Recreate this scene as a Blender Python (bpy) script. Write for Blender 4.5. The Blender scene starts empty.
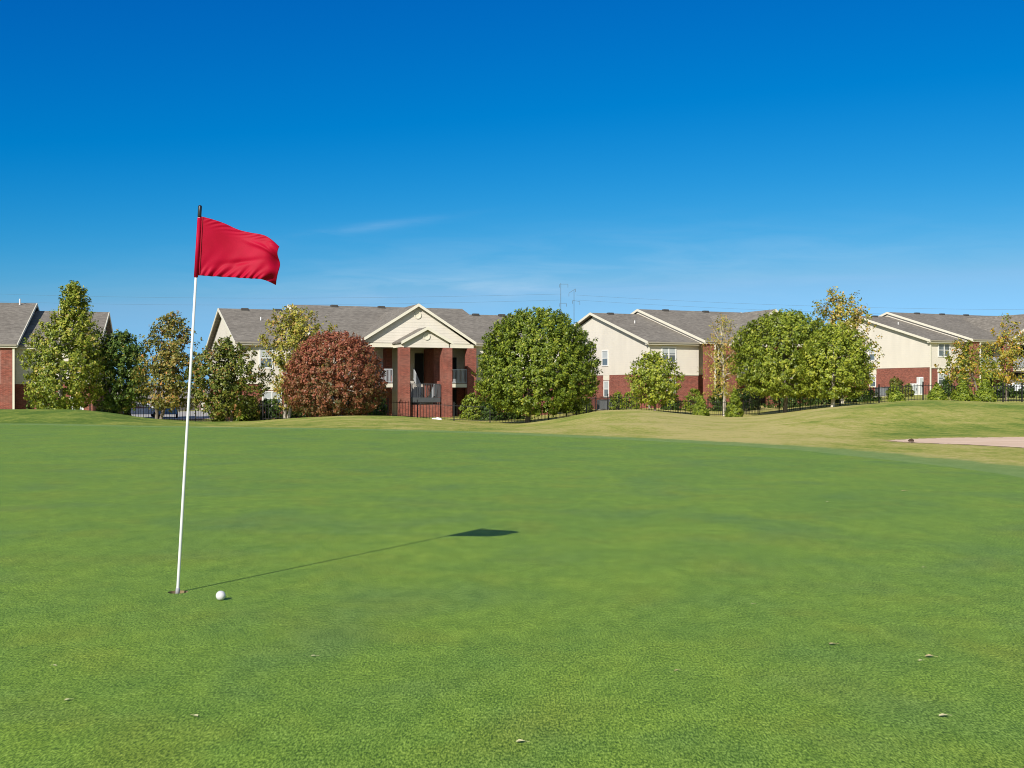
import bpy, bmesh, math, random
import numpy as np
from mathutils import Vector, Matrix

random.seed(7)
RNG = np.random.default_rng(11)
SC = bpy.context.scene
COL = SC.collection
F = 1200.0      # focal length of the photograph in its own pixels
HY = 392.0      # picture row of the horizon
EYE = 1.10      # eye height above the green
R = math.radians

# ------------------------------------------------------------------ helpers
def at(px, py, D):
    return Vector(((px - 512) / F * D, D, EYE + (HY - py) / F * D))

def tag(o, label=None, cat=None, group=None, kind=None):
    if label: o['label'] = label
    if cat: o['category'] = cat
    if group: o['group'] = group
    if kind: o['kind'] = kind
    return o

def empty(name, loc=(0, 0, 0), rz=0.0, label=None, cat=None, group=None):
    o = bpy.data.objects.new(name, None)
    o.empty_display_size = 0.2
    COL.objects.link(o)
    o.location = loc
    o.rotation_euler = (0, 0, rz)
    return tag(o, label, cat, group)

class MB:
    """mesh builder with box-projected UVs in metres"""
    def __init__(s):
        s.v = []; s.f = []
    def add(s, vs, fs):
        b = len(s.v)
        s.v += [tuple(p) for p in vs]
        s.f += [tuple(i + b for i in f) for f in fs]
        return s
    def box(s, x0, x1, y0, y1, z0, z1):
        return s.add([(x0,y0,z0),(x1,y0,z0),(x1,y1,z0),(x0,y1,z0),(x0,y0,z1),(x1,y0,z1),(x1,y1,z1),(x0,y1,z1)],
                     [(0,3,2,1),(4,5,6,7),(0,1,5,4),(1,2,6,5),(2,3,7,6),(3,0,4,7)])
    def prism(s, poly, a, b, axis):
        """extrude polygon; axis 'x': poly=(y,z) ; axis 'y': poly=(x,z)"""
        n = len(poly)
        if axis == 'x':
            vs = [(a, p[0], p[1]) for p in poly] + [(b, p[0], p[1]) for p in poly]
        else:
            vs = [(p[0], a, p[1]) for p in poly] + [(p[0], b, p[1]) for p in poly]
        fs = [tuple(range(n)), tuple(range(2*n-1, n-1, -1))]
        for i in range(n):
            j = (i + 1) % n
            fs.append((i, i + n, j + n, j))
        return s.add(vs, fs)
    def bar(s, p, q, w, h=None, up=(0, 0, 1)):
        p = Vector(p); q = Vector(q); h = h or w
        d = (q - p).normalized(); u = Vector(up)
        if abs(d.dot(u)) > 0.98: u = Vector((1, 0, 0))
        a = d.cross(u).normalized() * (w / 2); b = a.cross(d).normalized() * (h / 2)
        vs = [p - a - b, p + a - b, p + a + b, p - a + b, q - a - b, q + a - b, q + a + b, q - a + b]
        return s.add(vs, [(0,1,2,3),(7,6,5,4),(0,4,5,1),(1,5,6,2),(2,6,7,3),(3,7,4,0)])
    def tube(s, pts, rad, n=8, cap=True):
        pts = [Vector(p) for p in pts]
        if not hasattr(rad, '__len__'): rad = [rad] * len(pts)
        b = len(s.v); prev = None
        for i, p in enumerate(pts):
            d = (pts[min(i+1, len(pts)-1)] - pts[max(i-1, 0)])
            d = d.normalized() if d.length > 1e-9 else Vector((0, 0, 1))
            if prev is None:
                u = Vector((1, 0, 0)) if abs(d.x) < 0.9 else Vector((0, 1, 0))
                a = d.cross(u).normalized()
            else:
                a = (prev - d * prev.dot(d))
                a = a.normalized() if a.length > 1e-6 else d.orthogonal().normalized()
            prev = a; c = d.cross(a)
            for k in range(n):
                t = 2 * math.pi * k / n
                s.v.append(tuple(p + (a * math.cos(t) + c * math.sin(t)) * rad[i]))
        for i in range(len(pts) - 1):
            for k in range(n):
                s.f.append((b+i*n+k, b+i*n+(k+1) % n, b+(i+1)*n+(k+1) % n, b+(i+1)*n+k))
        if cap:
            s.f.append(tuple(b + k for k in range(n))[::-1])
            s.f.append(tuple(b + (len(pts)-1)*n + k for k in range(n)))
        return s
    def build(s, name, mat, parent=None, smooth=False, bevel=0):
        me = bpy.data.meshes.new(name)
        me.from_pydata(s.v, [], s.f); me.update()
        if bevel:
            bm = bmesh.new(); bm.from_mesh(me)
            bmesh.ops.bevel(bm, geom=bm.edges[:], offset=bevel, segments=2, affect='EDGES', profile=0.6)
            bm.to_mesh(me); bm.free()
        uv = me.uv_layers.new(name='UVMap').data
        for p in me.polygons:
            n = p.normal; ax = max(range(3), key=lambda k: abs(n[k]))
            for li in p.loop_indices:
                c = me.vertices[me.loops[li].vertex_index].co
                uv[li].uv = (c.y, c.z) if ax == 0 else ((c.x, c.z) if ax == 1 else (c.x, c.y))
            p.use_smooth = smooth
        me.materials.append(mat)
        o = bpy.data.objects.new(name, me); COL.objects.link(o)
        if parent: o.parent = parent
        return o

# ------------------------------------------------------------------ materials
def new_mat(name):
    m = bpy.data.materials.new(name); m.use_nodes = True
    nt = m.node_tree; nt.nodes.clear()
    out = nt.nodes.new('ShaderNodeOutputMaterial')
    b = nt.nodes.new('ShaderNodeBsdfPrincipled')
    nt.links.new(b.outputs[0], out.inputs[0])
    return m, nt, b, out
def N(nt, t, **kw):
    n = nt.nodes.new(t)
    for k, v in kw.items():
        if k in ('operation','blend_type','data_type','attribute_name','noise_dimensions','feature','interpolation','gradient_type','bands_direction','wave_type','clamp'):
            setattr(n, k, v)
        else:
            n.inputs[k].default_value = v
    return n
def ramp(nt, fac, stops, interp='LINEAR'):
    r = nt.nodes.new('ShaderNodeValToRGB'); r.color_ramp.interpolation = interp
    e = r.color_ramp.elements
    while len(e) > 1: e.remove(e[-1])
    e[0].position, c = stops[0][0], stops[0][1]; e[0].color = (*c, 1)
    for p, c in stops[1:]:
        x = e.new(p); x.color = (*c, 1)
    nt.links.new(fac, r.inputs[0]); return r.outputs[0]
def gray(a): return (a, a, a)
def mixc(nt, fac, a, b, blend='MIX'):
    m = nt.nodes.new('ShaderNodeMix'); m.data_type = 'RGBA'; m.blend_type = blend
    for s, v in ((0, fac), (6, a), (7, b)):
        if hasattr(v, 'links'): nt.links.new(v, m.inputs[s])
        else: m.inputs[s].default_value = v if s == 0 else (*v, 1)
    return m.outputs[2]
def mth(nt, op, a, b=0.0, c=None):
    m = nt.nodes.new('ShaderNodeMath'); m.operation = op
    for i, v in enumerate((a, b) if c is None else (a, b, c)):
        if hasattr(v, 'links'): nt.links.new(v, m.inputs[i])
        else: m.inputs[i].default_value = v
    return m.outputs[0]
def noise(nt, vec, scale, detail=3, rough=0.55, dist=0.0):
    n = nt.nodes.new('ShaderNodeTexNoise')
    n.inputs['Scale'].default_value = scale; n.inputs['Detail'].default_value = detail
    n.inputs['Roughness'].default_value = rough; n.inputs['Distortion'].default_value = dist
    if vec is not None: nt.links.new(vec, n.inputs['Vector'])
    return n.outputs[0]
def mapping(nt, vec, scale=(1, 1, 1), rot=(0, 0, 0), loc=(0, 0, 0)):
    m = nt.nodes.new('ShaderNodeMapping')
    m.inputs['Scale'].default_value = scale; m.inputs['Rotation'].default_value = rot; m.inputs['Location'].default_value = loc
    nt.links.new(vec, m.inputs['Vector']); return m.outputs[0]
def objco(nt): return nt.nodes.new('ShaderNodeTexCoord').outputs['Object']
def bump(nt, b, h, strength, dist):
    n = nt.nodes.new('ShaderNodeBump'); n.inputs['Strength'].default_value = strength; n.inputs['Distance'].default_value = dist
    nt.links.new(h, n.inputs['Height']); nt.links.new(n.outputs[0], b.inputs['Normal'])

def mottled(name, c, var=0.12, scale=3.0, rough=0.7, spec=0.3, fine=40.0):
    m, nt, b, _ = new_mat(name)
    co = objco(nt)
    a = noise(nt, co, scale, 4)
    f = noise(nt, co, fine, 2)
    v = mth(nt, 'ADD', mth(nt, 'MULTIPLY', a, 0.7), mth(nt, 'MULTIPLY', f, 0.3))
    col = ramp(nt, v, [(0.3, tuple(x * (1 - var) for x in c)), (0.7, tuple(min(1, x * (1 + var)) for x in c))])
    nt.links.new(col, b.inputs['Base Color'])
    b.inputs['Roughness'].default_value = rough
    b.inputs['Specular IOR Level'].default_value = spec
    return m

def siding_mat(name, c):
    m, nt, b, _ = new_mat(name)
    uv = nt.nodes.new('ShaderNodeTexCoord').outputs['UV']
    sep = nt.nodes.new('ShaderNodeSeparateXYZ'); nt.links.new(uv, sep.inputs[0])
    g = mth(nt, 'FRACT', mth(nt, 'MULTIPLY', sep.outputs[1], 1 / 0.2))      # lap boards
    w = noise(nt, mapping(nt, uv, (1, 0.25, 1)), 0.9, 4)
    col = ramp(nt, w, [(0.3, tuple(x * 0.93 for x in c)), (0.7, tuple(x * 1.04 for x in c))])
    line = ramp(nt, g, [(0.0, gray(0.78)), (0.08, gray(1.0)), (1.0, gray(1.0))])
    nt.links.new(mixc(nt, 1.0, col, line, 'MULTIPLY'), b.inputs['Base Color'])
    bump(nt, b, g, 0.5, 0.012)
    b.inputs['Roughness'].default_value = 0.75; b.inputs['Specular IOR Level'].default_value = 0.2
    return m

def brick_mat(name, c1, c2, mortar):
    m, nt, b, _ = new_mat(name)
    uv = nt.nodes.new('ShaderNodeTexCoord').outputs['UV']
    br = nt.nodes.new('ShaderNodeTexBrick')
    nt.links.new(uv, br.inputs['Vector'])
    br.inputs['Scale'].default_value = 1.0
    br.inputs['Brick Width'].default_value = 0.22; br.inputs['Row Height'].default_value = 0.078
    br.inputs['Mortar Size'].default_value = 0.008; br.inputs['Mortar Smooth'].default_value = 0.1
    br.inputs['Color1'].default_value = (*c1, 1); br.inputs['Color2'].default_value = (*c2, 1); br.inputs['Mortar'].default_value = (*mortar, 1)
    w = noise(nt, uv, 0.7, 4); w2 = noise(nt, mapping(nt, uv, (3.5, 9, 1)), 1.0, 1)
    v = mth(nt, 'ADD', mth(nt, 'MULTIPLY', w, 0.4), mth(nt, 'MULTIPLY', w2, 0.6))
    t = ramp(nt, v, [(0.3, gray(0.66)), (0.7, gray(1.3))])
    nt.links.new(mixc(nt, 1.0, br.outputs[0], t, 'MULTIPLY'), b.inputs['Base Color'])
    bump(nt, b, br.outputs['Fac'], -0.4, 0.01)
    b.inputs['Roughness'].default_value = 0.85; b.inputs['Specular IOR Level'].default_value = 0.15
    return m

def roof_mat(name, c):
    m, nt, b, _ = new_mat(name)
    uv = nt.nodes.new('ShaderNodeTexCoord').outputs['UV']
    sep = nt.nodes.new('ShaderNodeSeparateXYZ'); nt.links.new(uv, sep.inputs[0])
    rows = mth(nt, 'FRACT', mth(nt, 'MULTIPLY', sep.outputs[1], 1 / 0.14))
    br = nt.nodes.new('ShaderNodeTexBrick'); nt.links.new(uv, br.inputs['Vector'])
    br.inputs['Scale'].default_value = 1.0; br.inputs['Brick Width'].default_value = 0.3; br.inputs['Row Height'].default_value = 0.14
    br.inputs['Mortar Size'].default_value = 0.003
    br.inputs['Color1'].default_value = (*[x * 0.8 for x in c], 1); br.inputs['Color2'].default_value = (*[x * 1.2 for x in c], 1)
    br.inputs['Mortar'].default_value = (*[x * 0.6 for x in c], 1)
    w = noise(nt, uv, 0.35, 5, 0.6); w2 = noise(nt, uv, 3.5, 3, 0.6)
    v = mth(nt, 'ADD', mth(nt, 'MULTIPLY', w, 0.5), mth(nt, 'MULTIPLY', w2, 0.5))
    t = ramp(nt, v, [(0.34, (0.8, 0.78, 0.77)), (0.66, (1.18, 1.17, 1.16))])
    col = mixc(nt, 1.0, br.outputs[0], t, 'MULTIPLY')
    ln = ramp(nt, rows, [(0.0, gray(0.8)), (0.15, gray(1.0)), (1, gray(1.0))])
    nt.links.new(mixc(nt, 1.0, col, ln, 'MULTIPLY'), b.inputs['Base Color'])
    b.inputs['Roughness'].default_value = 0.9; b.inputs['Specular IOR Level'].default_value = 0.1
    return m

def glass_mat(name, c, rough=0.08):
    m, nt, b, _ = new_mat(name)
    w = noise(nt, mapping(nt, objco(nt), (1, 1, 1)), 0.8, 2)
    nt.links.new(ramp(nt, w, [(0.35, tuple(x * 0.6 for x in c)), (0.65, tuple(x * 1.4 for x in c))]), b.inputs['Base Color'])
    b.inputs['Roughness'].default_value = rough; b.inputs['Specular IOR Level'].default_value = 0.9
    return m

def plain(name, c, rough=0.6, metal=0.0, spec=0.4):
    m, nt, b, _ = new_mat(name)
    w = noise(nt, objco(nt), 6.0, 3)
    nt.links.new(ramp(nt, w, [(0.3, tuple(x * 0.93 for x in c)), (0.7, tuple(min(1, x * 1.07) for x in c))]), b.inputs['Base Color'])
    b.inputs['Roughness'].default_value = rough; b.inputs['Metallic'].default_value = metal
    b.inputs['Specular IOR Level'].default_value = spec
    return m

def leaf_mat(name, stops, trans=0.22, gain=(1.75, 1.5, 1.2)):
    stops = [(p, tuple(min(0.7, c*g) for c, g in zip(col, gain))) for p, col in stops]
    m, nt, b, out = new_mat(name)
    a = nt.nodes.new('ShaderNodeAttribute'); a.attribute_name = 'tone'
    col = ramp(nt, a.outputs['Fac'], stops)
    nt.links.new(col, b.inputs['Base Color'])
    b.inputs['Roughness'].default_value = 0.45; b.inputs['Specular IOR Level'].default_value = 0.35
    tr = nt.nodes.new('ShaderNodeBsdfTranslucent')
    hs = nt.nodes.new('ShaderNodeHueSaturation'); hs.inputs['Saturation'].default_value = 1.1; hs.inputs['Value'].default_value = 1.3
    nt.links.new(col, hs.inputs['Color']); nt.links.new(hs.outputs[0], tr.inputs[0])
    mx = nt.nodes.new('ShaderNodeMixShader'); mx.inputs[0].default_value = trans
    nt.links.new(b.outputs[0], mx.inputs[1]); nt.links.new(tr.outputs[0], mx.inputs[2])
    nt.links.new(mx.outputs[0], out.inputs[0])
    return m

def bark_mat(name, c1, c2, scale=5):
    m, nt, b, _ = new_mat(name)
    w = noise(nt, mapping(nt, objco(nt), (1, 1, 0.3)), scale, 4)
    nt.links.new(ramp(nt, w, [(0.35, c1), (0.65, c2)]), b.inputs['Base Color'])
    bump(nt, b, w, 0.6, 0.03)
    b.inputs['Roughness'].default_value = 0.9; b.inputs['Specular IOR Level'].default_value = 0.1
    return m

M = {}
M['siding'] = siding_mat('cream siding', (0.67, 0.62, 0.53))
M['siding_side'] = M['siding']
M['trim'] = mottled('cream trim', (0.68, 0.64, 0.52), 0.05, 2)
M['gutter'] = mottled('tan gutter paint', (0.30, 0.27, 0.21), 0.06, 2)
M['trim_white'] = mottled('white trim', (0.72, 0.71, 0.68), 0.04, 2)
M['brick'] = brick_mat('red brick', (0.285, 0.080, 0.054), (0.185, 0.055, 0.040), (0.27, 0.165, 0.13))
M['roof'] = roof_mat('asphalt shingle', (0.215, 0.195, 0.166))
M['glass'] = glass_mat('window glass', (0.10, 0.125, 0.14))
M['blind'] = mottled('window blind', (0.42, 0.45, 0.45), 0.06, 2)
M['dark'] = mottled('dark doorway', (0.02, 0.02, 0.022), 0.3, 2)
M['concrete'] = mottled('concrete', (0.42, 0.39, 0.35), 0.12, 1.5, 0.85, 0.2)
M['rail_grey'] = mottled('grey railing paint', (0.40, 0.42, 0.44), 0.06, 2, 0.5)
M['rail_dark'] = mottled('charcoal railing paint', (0.07, 0.075, 0.08), 0.15, 2, 0.5)
M['black_iron'] = mottled('black iron', (0.012, 0.012, 0.013), 0.2, 3, 0.45)
M['vent'] = mottled('roof vent metal', (0.06, 0.055, 0.05), 0.15, 3, 0.5)
M['steel'] = mottled('galvanised steel', (0.30, 0.32, 0.34), 0.08, 2, 0.6)
M['wire'] = mottled('weathered line metal', (0.10, 0.14, 0.18), 0.08, 2, 0.8, 0.1)
M['acgrey'] = mottled('air conditioner metal', (0.10, 0.10, 0.10), 0.15, 3, 0.5)
M['bark'] = bark_mat('grey bark', (0.13, 0.105, 0.08), (0.25, 0.21, 0.17))
M['bark_pale'] = bark_mat('pale sycamore bark', (0.30, 0.26, 0.2), (0.62, 0.57, 0.48), 3)
M['leaf_green'] = leaf_mat('pear leaves', [(0, (0.04, 0.072, 0.010)), (0.5, (0.098, 0.155, 0.018)), (0.85, (0.17, 0.22, 0.028)), (1, (0.24, 0.27, 0.05))])
M['leaf_light'] = leaf_mat('light green leaves', [(0, (0.06, 0.1, 0.013)), (0.5, (0.145, 0.205, 0.024)), (1, (0.27, 0.31, 0.05))])
M['leaf_dark'] = leaf_mat('dark green leaves', [(0, (0.02, 0.045, 0.01)), (0.5, (0.05, 0.1, 0.02)), (0.9, (0.1, 0.15, 0.03)), (1, (0.2, 0.17, 0.05))])
M['leaf_olive'] = leaf_mat('olive sycamore leaves', [(0, (0.05, 0.075, 0.015)), (0.45, (0.13, 0.16, 0.028)), (0.8, (0.24, 0.25, 0.05)), (1, (0.3, 0.22, 0.09))])
M['leaf_orange'] = leaf_mat('turning sycamore leaves', [(0, (0.06, 0.08, 0.02)), (0.4, (0.13, 0.14, 0.035)), (0.75, (0.23, 0.17, 0.055)), (1, (0.33, 0.16, 0.06))])
M['leaf_brown'] = leaf_mat('brown tinged leaves', [(0, (0.03, 0.055, 0.012)), (0.5, (0.08, 0.115, 0.02)), (0.85, (0.14, 0.155, 0.035)), (1, (0.2, 0.11, 0.05))])
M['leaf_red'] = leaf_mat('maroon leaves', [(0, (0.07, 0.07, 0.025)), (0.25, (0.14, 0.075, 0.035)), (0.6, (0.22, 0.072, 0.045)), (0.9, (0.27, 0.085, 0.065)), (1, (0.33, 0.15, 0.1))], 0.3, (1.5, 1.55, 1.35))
M['leaf_yellow'] = leaf_mat('yellow leaves', [(0, (0.07, 0.11, 0.018)), (0.4, (0.20, 0.20, 0.028)), (0.8, (0.31, 0.21, 0.04)), (1, (0.34, 0.13, 0.05))])
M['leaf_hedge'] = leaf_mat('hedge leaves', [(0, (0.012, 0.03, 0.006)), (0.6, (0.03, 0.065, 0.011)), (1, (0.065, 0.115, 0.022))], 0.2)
M['leaf_shrub'] = leaf_mat('juniper needles', [(0, (0.035, 0.07, 0.009)), (0.6, (0.115, 0.175, 0.02)), (1, (0.20, 0.26, 0.035))], 0.2)

# ------------------------------------------------------------------ terrain
# bearing (as picture column), crest row, crest depth, fence-line row, fence-line depth, far z, far depth
TT = np.array([
 (-500, 408, 52, 418, 82, -1.2, 100),
 (-200, 409, 52, 418, 82, -1.2, 100),
 (0,    409.5, 53, 419, 84, -1.1, 95),
 (80,   409.7, 53, 420, 84, -1.3, 105),
 (112,  413.2, 54, 419, 84, -1.5, 115),
 (140,  418.2, 55, 419.5, 84, -1.5, 115),
 (170,  421.4, 56, 421, 84, -1.5, 115),
 (200,  423.2, 57, 422, 83, -1.4, 112),
 (250,  422.6, 58, 421, 82, -0.95, 89),
 (300,  418.6, 57, 418.5, 81, -0.85, 91),
 (350,  416.2, 57, 417, 80, -0.75, 93),
 (400,  416.6, 57, 417.5, 80, -0.75, 93),
 (440,  420.8, 58, 420.3, 80, -0.8, 94),
 (480,  424.6, 60, 422.6, 79.5, -0.8, 95),
 (520,  425.2, 61, 423, 79, -0.8, 97),
 (560,  419.5, 62, 418.5, 84, -0.7, 100),
 (600,  411.2, 62, 411, 92, -0.5, 104),
 (640,  410.2, 62, 409.6, 95, -0.35, 106),
 (680,  414.6, 62, 414.6, 94, -0.3, 108),
 (720,  418.6, 61, 416.6, 93, -0.3, 110),
 (755,  418.6, 60, 415.2, 88, -0.2, 112),
 (790,  414.6, 57, 411.8, 85, 0.0, 114),
 (825,  409, 55, 407, 83, 0.2, 116),
 (860,  405.3, 53, 404.6, 82, 0.5, 118),
 (880,  404.0, 52, 403.4, 81, 0.65, 118),
 (900,  401.4, 52, 401, 81, 0.75, 119),
 (923,  400.2, 52, 400.4, 81, 0.85, 120),
 (950,  400.6, 52, 401.8, 81, 0.85, 120),
 (1000, 402.8, 52, 402.2, 81, 0.9, 122),
 (1024, 402.6, 52, 402, 81, 0.9, 122),
 (1300, 403, 54, 403, 82, 0.9, 124),
 (1600, 403, 54, 403, 82, 0.9, 124)], float)

EDGE_PX = [(-420, 428), (-150, 424.5), (0, 424.4), (80, 425.8), (165, 427.2), (280, 428.8), (400, 431), (500, 434.2), (600, 438.6), (700, 443.6),
           (790, 449.5), (860, 457.0), (920, 463.4), (980, 471), (1024, 478), (1090, 492), (1200, 535), (1350, 640)]
def gpt(px, py): D = F * EYE / (py - HY); return ((px - 512) / F * D, D)
edge = [gpt(*p) for p in EDGE_PX]
edge += [(6.4, 2.5), (4.8, -3.5), (0, -7.5), (-8, -9.5), (-19, -6), (-30, 3), (-37, 14), (-38, 24)]
def smooth_closed(pts, per=8):
    P = [Vector(p) for p in pts]; n = len(P); out = []
    for i in range(n):
        a, b, c, d = P[i-1], P[i], P[(i+1) % n], P[(i+2) % n]
        for k in range(per):
            t = k / per
            out.append(0.5 * ((2*b) + (c-a)*t + (2*a-5*b+4*c-d)*t*t + (3*b-a-3*c+d)*t*t*t))
    return out
GREEN = smooth_closed(edge, 8)
BUNK_PX = [(890, 440.6), (905, 439.6), (930, 438.4), (965, 437.8), (1000, 437.5), (1040, 437.1), (1090, 437.4), (1150, 440.5), (1165, 446), (1120, 450), (1060, 448.8), (1015, 447.2),
           (975, 445.0), (940, 443.6), (915, 442.6), (898, 441.6)]
BUNK = smooth_closed([gpt(*p) for p in BUNK_PX], 14)
_rb = random.Random(5)
BUNK = [Vector((p[0]+_rb.uniform(-.06, .06), p[1]+_rb.uniform(-.16, .16))) for p in BUNK]

def poly_sd(poly, X, Y):
    """signed distance, positive outside"""
    X = np.asarray(X, float); Y = np.asarray(Y, float)
    d2 = np.full(X.shape, 1e18); inside = np.zeros(X.shape, bool)
    n = len(poly)
    for i in range(n):
        ax, ay = poly[i][0], poly[i][1]; bx, by = poly[(i+1) % n][0], poly[(i+1) % n][1]
        ex, ey = bx-ax, by-ay; L = ex*ex+ey*ey+1e-12
        t = np.clip(((X-ax)*ex+(Y-ay)*ey)/L, 0, 1)
        d2 = np.minimum(d2, (X-ax-t*ex)**2+(Y-ay-t*ey)**2)
        c = ((ay > Y) != (by > Y)) & (X < (bx-ax)*(Y-ay)/((by-ay)+1e-12)+ax)
        inside ^= c
    d = np.sqrt(d2)
    return np.where(inside, -d, d)

def sstep(t): t = np.clip(t, 0, 1); return t*t*(3-2*t)

def smooth_tab(px, col):
    xs = TT[:, 0]; ys = TT[:, col]
    acc = 0
    for o, w in ((-10, .25), (0, .5), (10, .25)):
        acc = acc + w * np.interp(px + o, xs, ys)
    return acc

def terrain(X, Y):
    X = np.atleast_1d(np.asarray(X, float)); Y = np.atleast_1d(np.asarray(Y, float))
    px = np.clip(512 + F * X / np.maximum(Y, 6.0), -480, 1580)
    px = np.where(Y < 6, np.clip(px, -480, 1580), px)
    yc = smooth_tab(px, 1); Dc = smooth_tab(px, 2); yf = smooth_tab(px, 3); Df = smooth_tab(px, 4); zb = smooth_tab(px, 5); Db = smooth_tab(px, 6)
    zc = EYE - (yc - HY) / F * Dc; zf = EYE - (yf - HY) / F * Df
    ex = np.array([p[0] for p in EDGE_PX], float); ed = np.array([gpt(*p)[1] for p in EDGE_PX])
    D0 = np.interp(px, ex, ed) + 1.0
    D0 = np.where(px > 780, np.maximum(D0, 24 + 8*sstep((px-780)/90)), D0)
    z = np.where(Y < D0, 0.0, 0.0)
    t1 = (Y - D0) / np.maximum(Dc - D0, 1)
    z = np.where((Y >= D0) & (Y < Dc), zc * sstep(t1)**0.9, z)
    t2 = (Y - Dc) / np.maximum(Df - Dc, 1)
    z = np.where((Y >= Dc) & (Y < Df), zc + (zf - zc) * sstep(t2), z)
    t3 = (Y - Df) / np.maximum(Db - Df, 1)
    z = np.where((Y >= Df) & (Y < Db), zf + (zb - zf) * sstep(t3), z)
    t4 = (Y - Db) / 120.0
    z = np.where(Y >= Db, zb + (-0.6 - zb) * sstep(t4), z)
    # small humps in the rough
    sd = poly_sd([(p[0], p[1]) for p in GREEN], X, Y)
    hump = 0.035*np.sin(X*0.42+1.3)*np.sin(Y*0.33+0.4) + 0.02*np.sin(X*0.9-Y*0.7)
    z = z + hump * sstep((sd-1.0)/4.0) * sstep((48-Y)/10.0) * np.where(px > 760, sstep((Y-33)/4), 1.0)
    for (mx, my, mh, sx, sy) in ((13.0, 44.0, 0.10, 2.4, 2.4), (3.5, 47.0, 0.10, 3.0, 3.0), (8.5, 38.0, 0.10, 3.5, 2.0)):
        z = z + mh*np.exp(-((X-mx)/sx)**2-((Y-my)/sy)**2)
    return z
def tz(x, y): return float(terrain(x, y)[0]) - 0.004

def lines(parts):
    out = []
    for a, b, s in parts:
        n = max(1, int(round((b-a)/s))); out += [a + (b-a)*i/n for i in range(n)]
    out.append(parts[-1][1]); return np.array(out)
xs = lines([(-3000, -400, 500), (-400, -90, 30), (-90, -45, 2), (-45, 60, 0.5), (60, 100, 2), (100, 400, 30), (400, 3000, 500)])
ys = lines([(-800, -60, 150), (-60, -10, 5), (-10, 8, 1.5), (8, 75, 0.45), (75, 135, 1.2), (135, 300, 12), (300, 3600, 550)])
GX, GY = np.meshgrid(xs, ys)
gx, gy = GX.ravel(), GY.ravel()
SDG = poly_sd([(p[0], p[1]) for p in GREEN], gx, gy)
gz = terrain(gx, gy) - 0.004 - 0.03 * sstep((-SDG - 0.05) / 0.7)
nx, ny = len(xs), len(ys)
verts = np.stack([gx, gy, gz], 1)
ii, jj = np.meshgrid(np.arange(nx-1), np.arange(ny-1)); a = (jj*nx+ii).ravel()
faces = np.stack([a, a+1, a+nx+1, a+nx], 1)
def np_mesh(name, verts, faces, mat, smooth=True):
    me = bpy.data.meshes.new(name)
    k = faces.shape[1]
    me.vertices.add(len(verts)); me.vertices.foreach_set('co', np.ascontiguousarray(verts, np.float32).ravel())
    me.loops.add(faces.size); me.loops.foreach_set('vertex_index', np.ascontiguousarray(faces, np.int32).ravel())
    me.polygons.add(len(faces)); me.polygons.foreach_set('loop_start', np.arange(0, faces.size, k, dtype=np.int32))
    try: me.polygons.foreach_set('loop_total', np.full(len(faces), k, np.int32))
    except Exception: pass
    me.update(calc_edges=True)
    if smooth: me.polygons.foreach_set('use_smooth', np.ones(len(faces), bool))
    me.materials.append(mat)
    return me

def ground_mat():
    m, nt, b, _ = new_mat('rough grass')
    co = objco(nt)
    A = nt.nodes.new('ShaderNodeAttribute'); A.attribute_name = 'green_d'
    Dm = nt.nodes.new('ShaderNodeAttribute'); Dm.attribute_name = 'dormant'
    n1 = noise(nt, mapping(nt, co, (1, 0.5, 1)), 0.45, 5, 0.62)
    n2 = noise(nt, mapping(nt, co, (1, 0.55, 1)), 2.4, 6, 0.8)
    n3 = noise(nt, mapping(nt, co, (1, 0.2, 1)), 14, 5, 0.85)
    v = mth(nt, 'ADD', mth(nt, 'MULTIPLY', n1, 0.62), mth(nt, 'ADD', mth(nt, 'MULTIPLY', n2, 0.62), mth(nt, 'MULTIPLY', n3, 0.55)))
    v = mth(nt, 'SUBTRACT', v, 0.345)
    v = mth(nt, 'ADD', v, mth(nt, 'MULTIPLY', mth(nt, 'SUBTRACT', Dm.outputs['Fac'], 0.5), 0.42))
    col = ramp(nt, v, [(0.34, (0.10, 0.17, 0.025)), (0.44, (0.18, 0.25, 0.04)), (0.52, (0.285, 0.315, 0.058)), (0.60, (0.385, 0.365, 0.09)), (0.72, (0.52, 0.44, 0.16))])
    # collar strip round the green
    dn = mth(nt, 'ADD', A.outputs['Fac'], mth(nt, 'MULTIPLY', mth(nt, 'SUBTRACT', noise(nt, co, 1.8, 4), 0.5), 1.1))
    dn = mth(nt, 'DIVIDE', dn, 3.0)
    cf = ramp(nt, dn, [(0.0, gray(1)), (0.34, gray(0.9)), (0.42, gray(0.25)), (0.55, gray(0.0))])
    cc = ramp(nt, mth(nt, 'ADD', mth(nt, 'MULTIPLY', n2, 0.6), mth(nt, 'MULTIPLY', n3, 0.4)), [(0.3, (0.135, 0.23, 0.06)), (0.7, (0.25, 0.345, 0.115))])
    col = mixc(nt, cf, col, cc)
    # bunker lip, worn sandy
    B = nt.nodes.new('ShaderNodeAttribute'); B.attribute_name = 'bunk_d'
    bn = mth(nt, 'ADD', B.outputs['Fac'], mth(nt, 'MULTIPLY', mth(nt, 'SUBTRACT', noise(nt, co, 2.5, 4), 0.5), 0.9))
    bf = ramp(nt, bn, [(0.0, gray(0.8)), (0.25, gray(0.0))])
    col = mixc(nt, bf, col, (0.42, 0.30, 0.17))
    nt.links.new(col, b.inputs['Base Color'])
    bump(nt, b, mth(nt, 'ADD', n3, mth(nt, 'MULTIPLY', n2, 1.5)), 0.6, 0.05)
    b.inputs['Roughness'].default_value = 0.9; b.inputs['Specular IOR Level'].default_value = 0.08
    return m
GM = ground_mat()
gme = np_mesh('rough_ground', verts, faces, GM)
def vattr(me, name, arr):
    at_ = me.attributes.new(name, 'FLOAT', 'POINT'); at_.data.foreach_set('value', np.ascontiguousarray(arr, np.float32))
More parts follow.
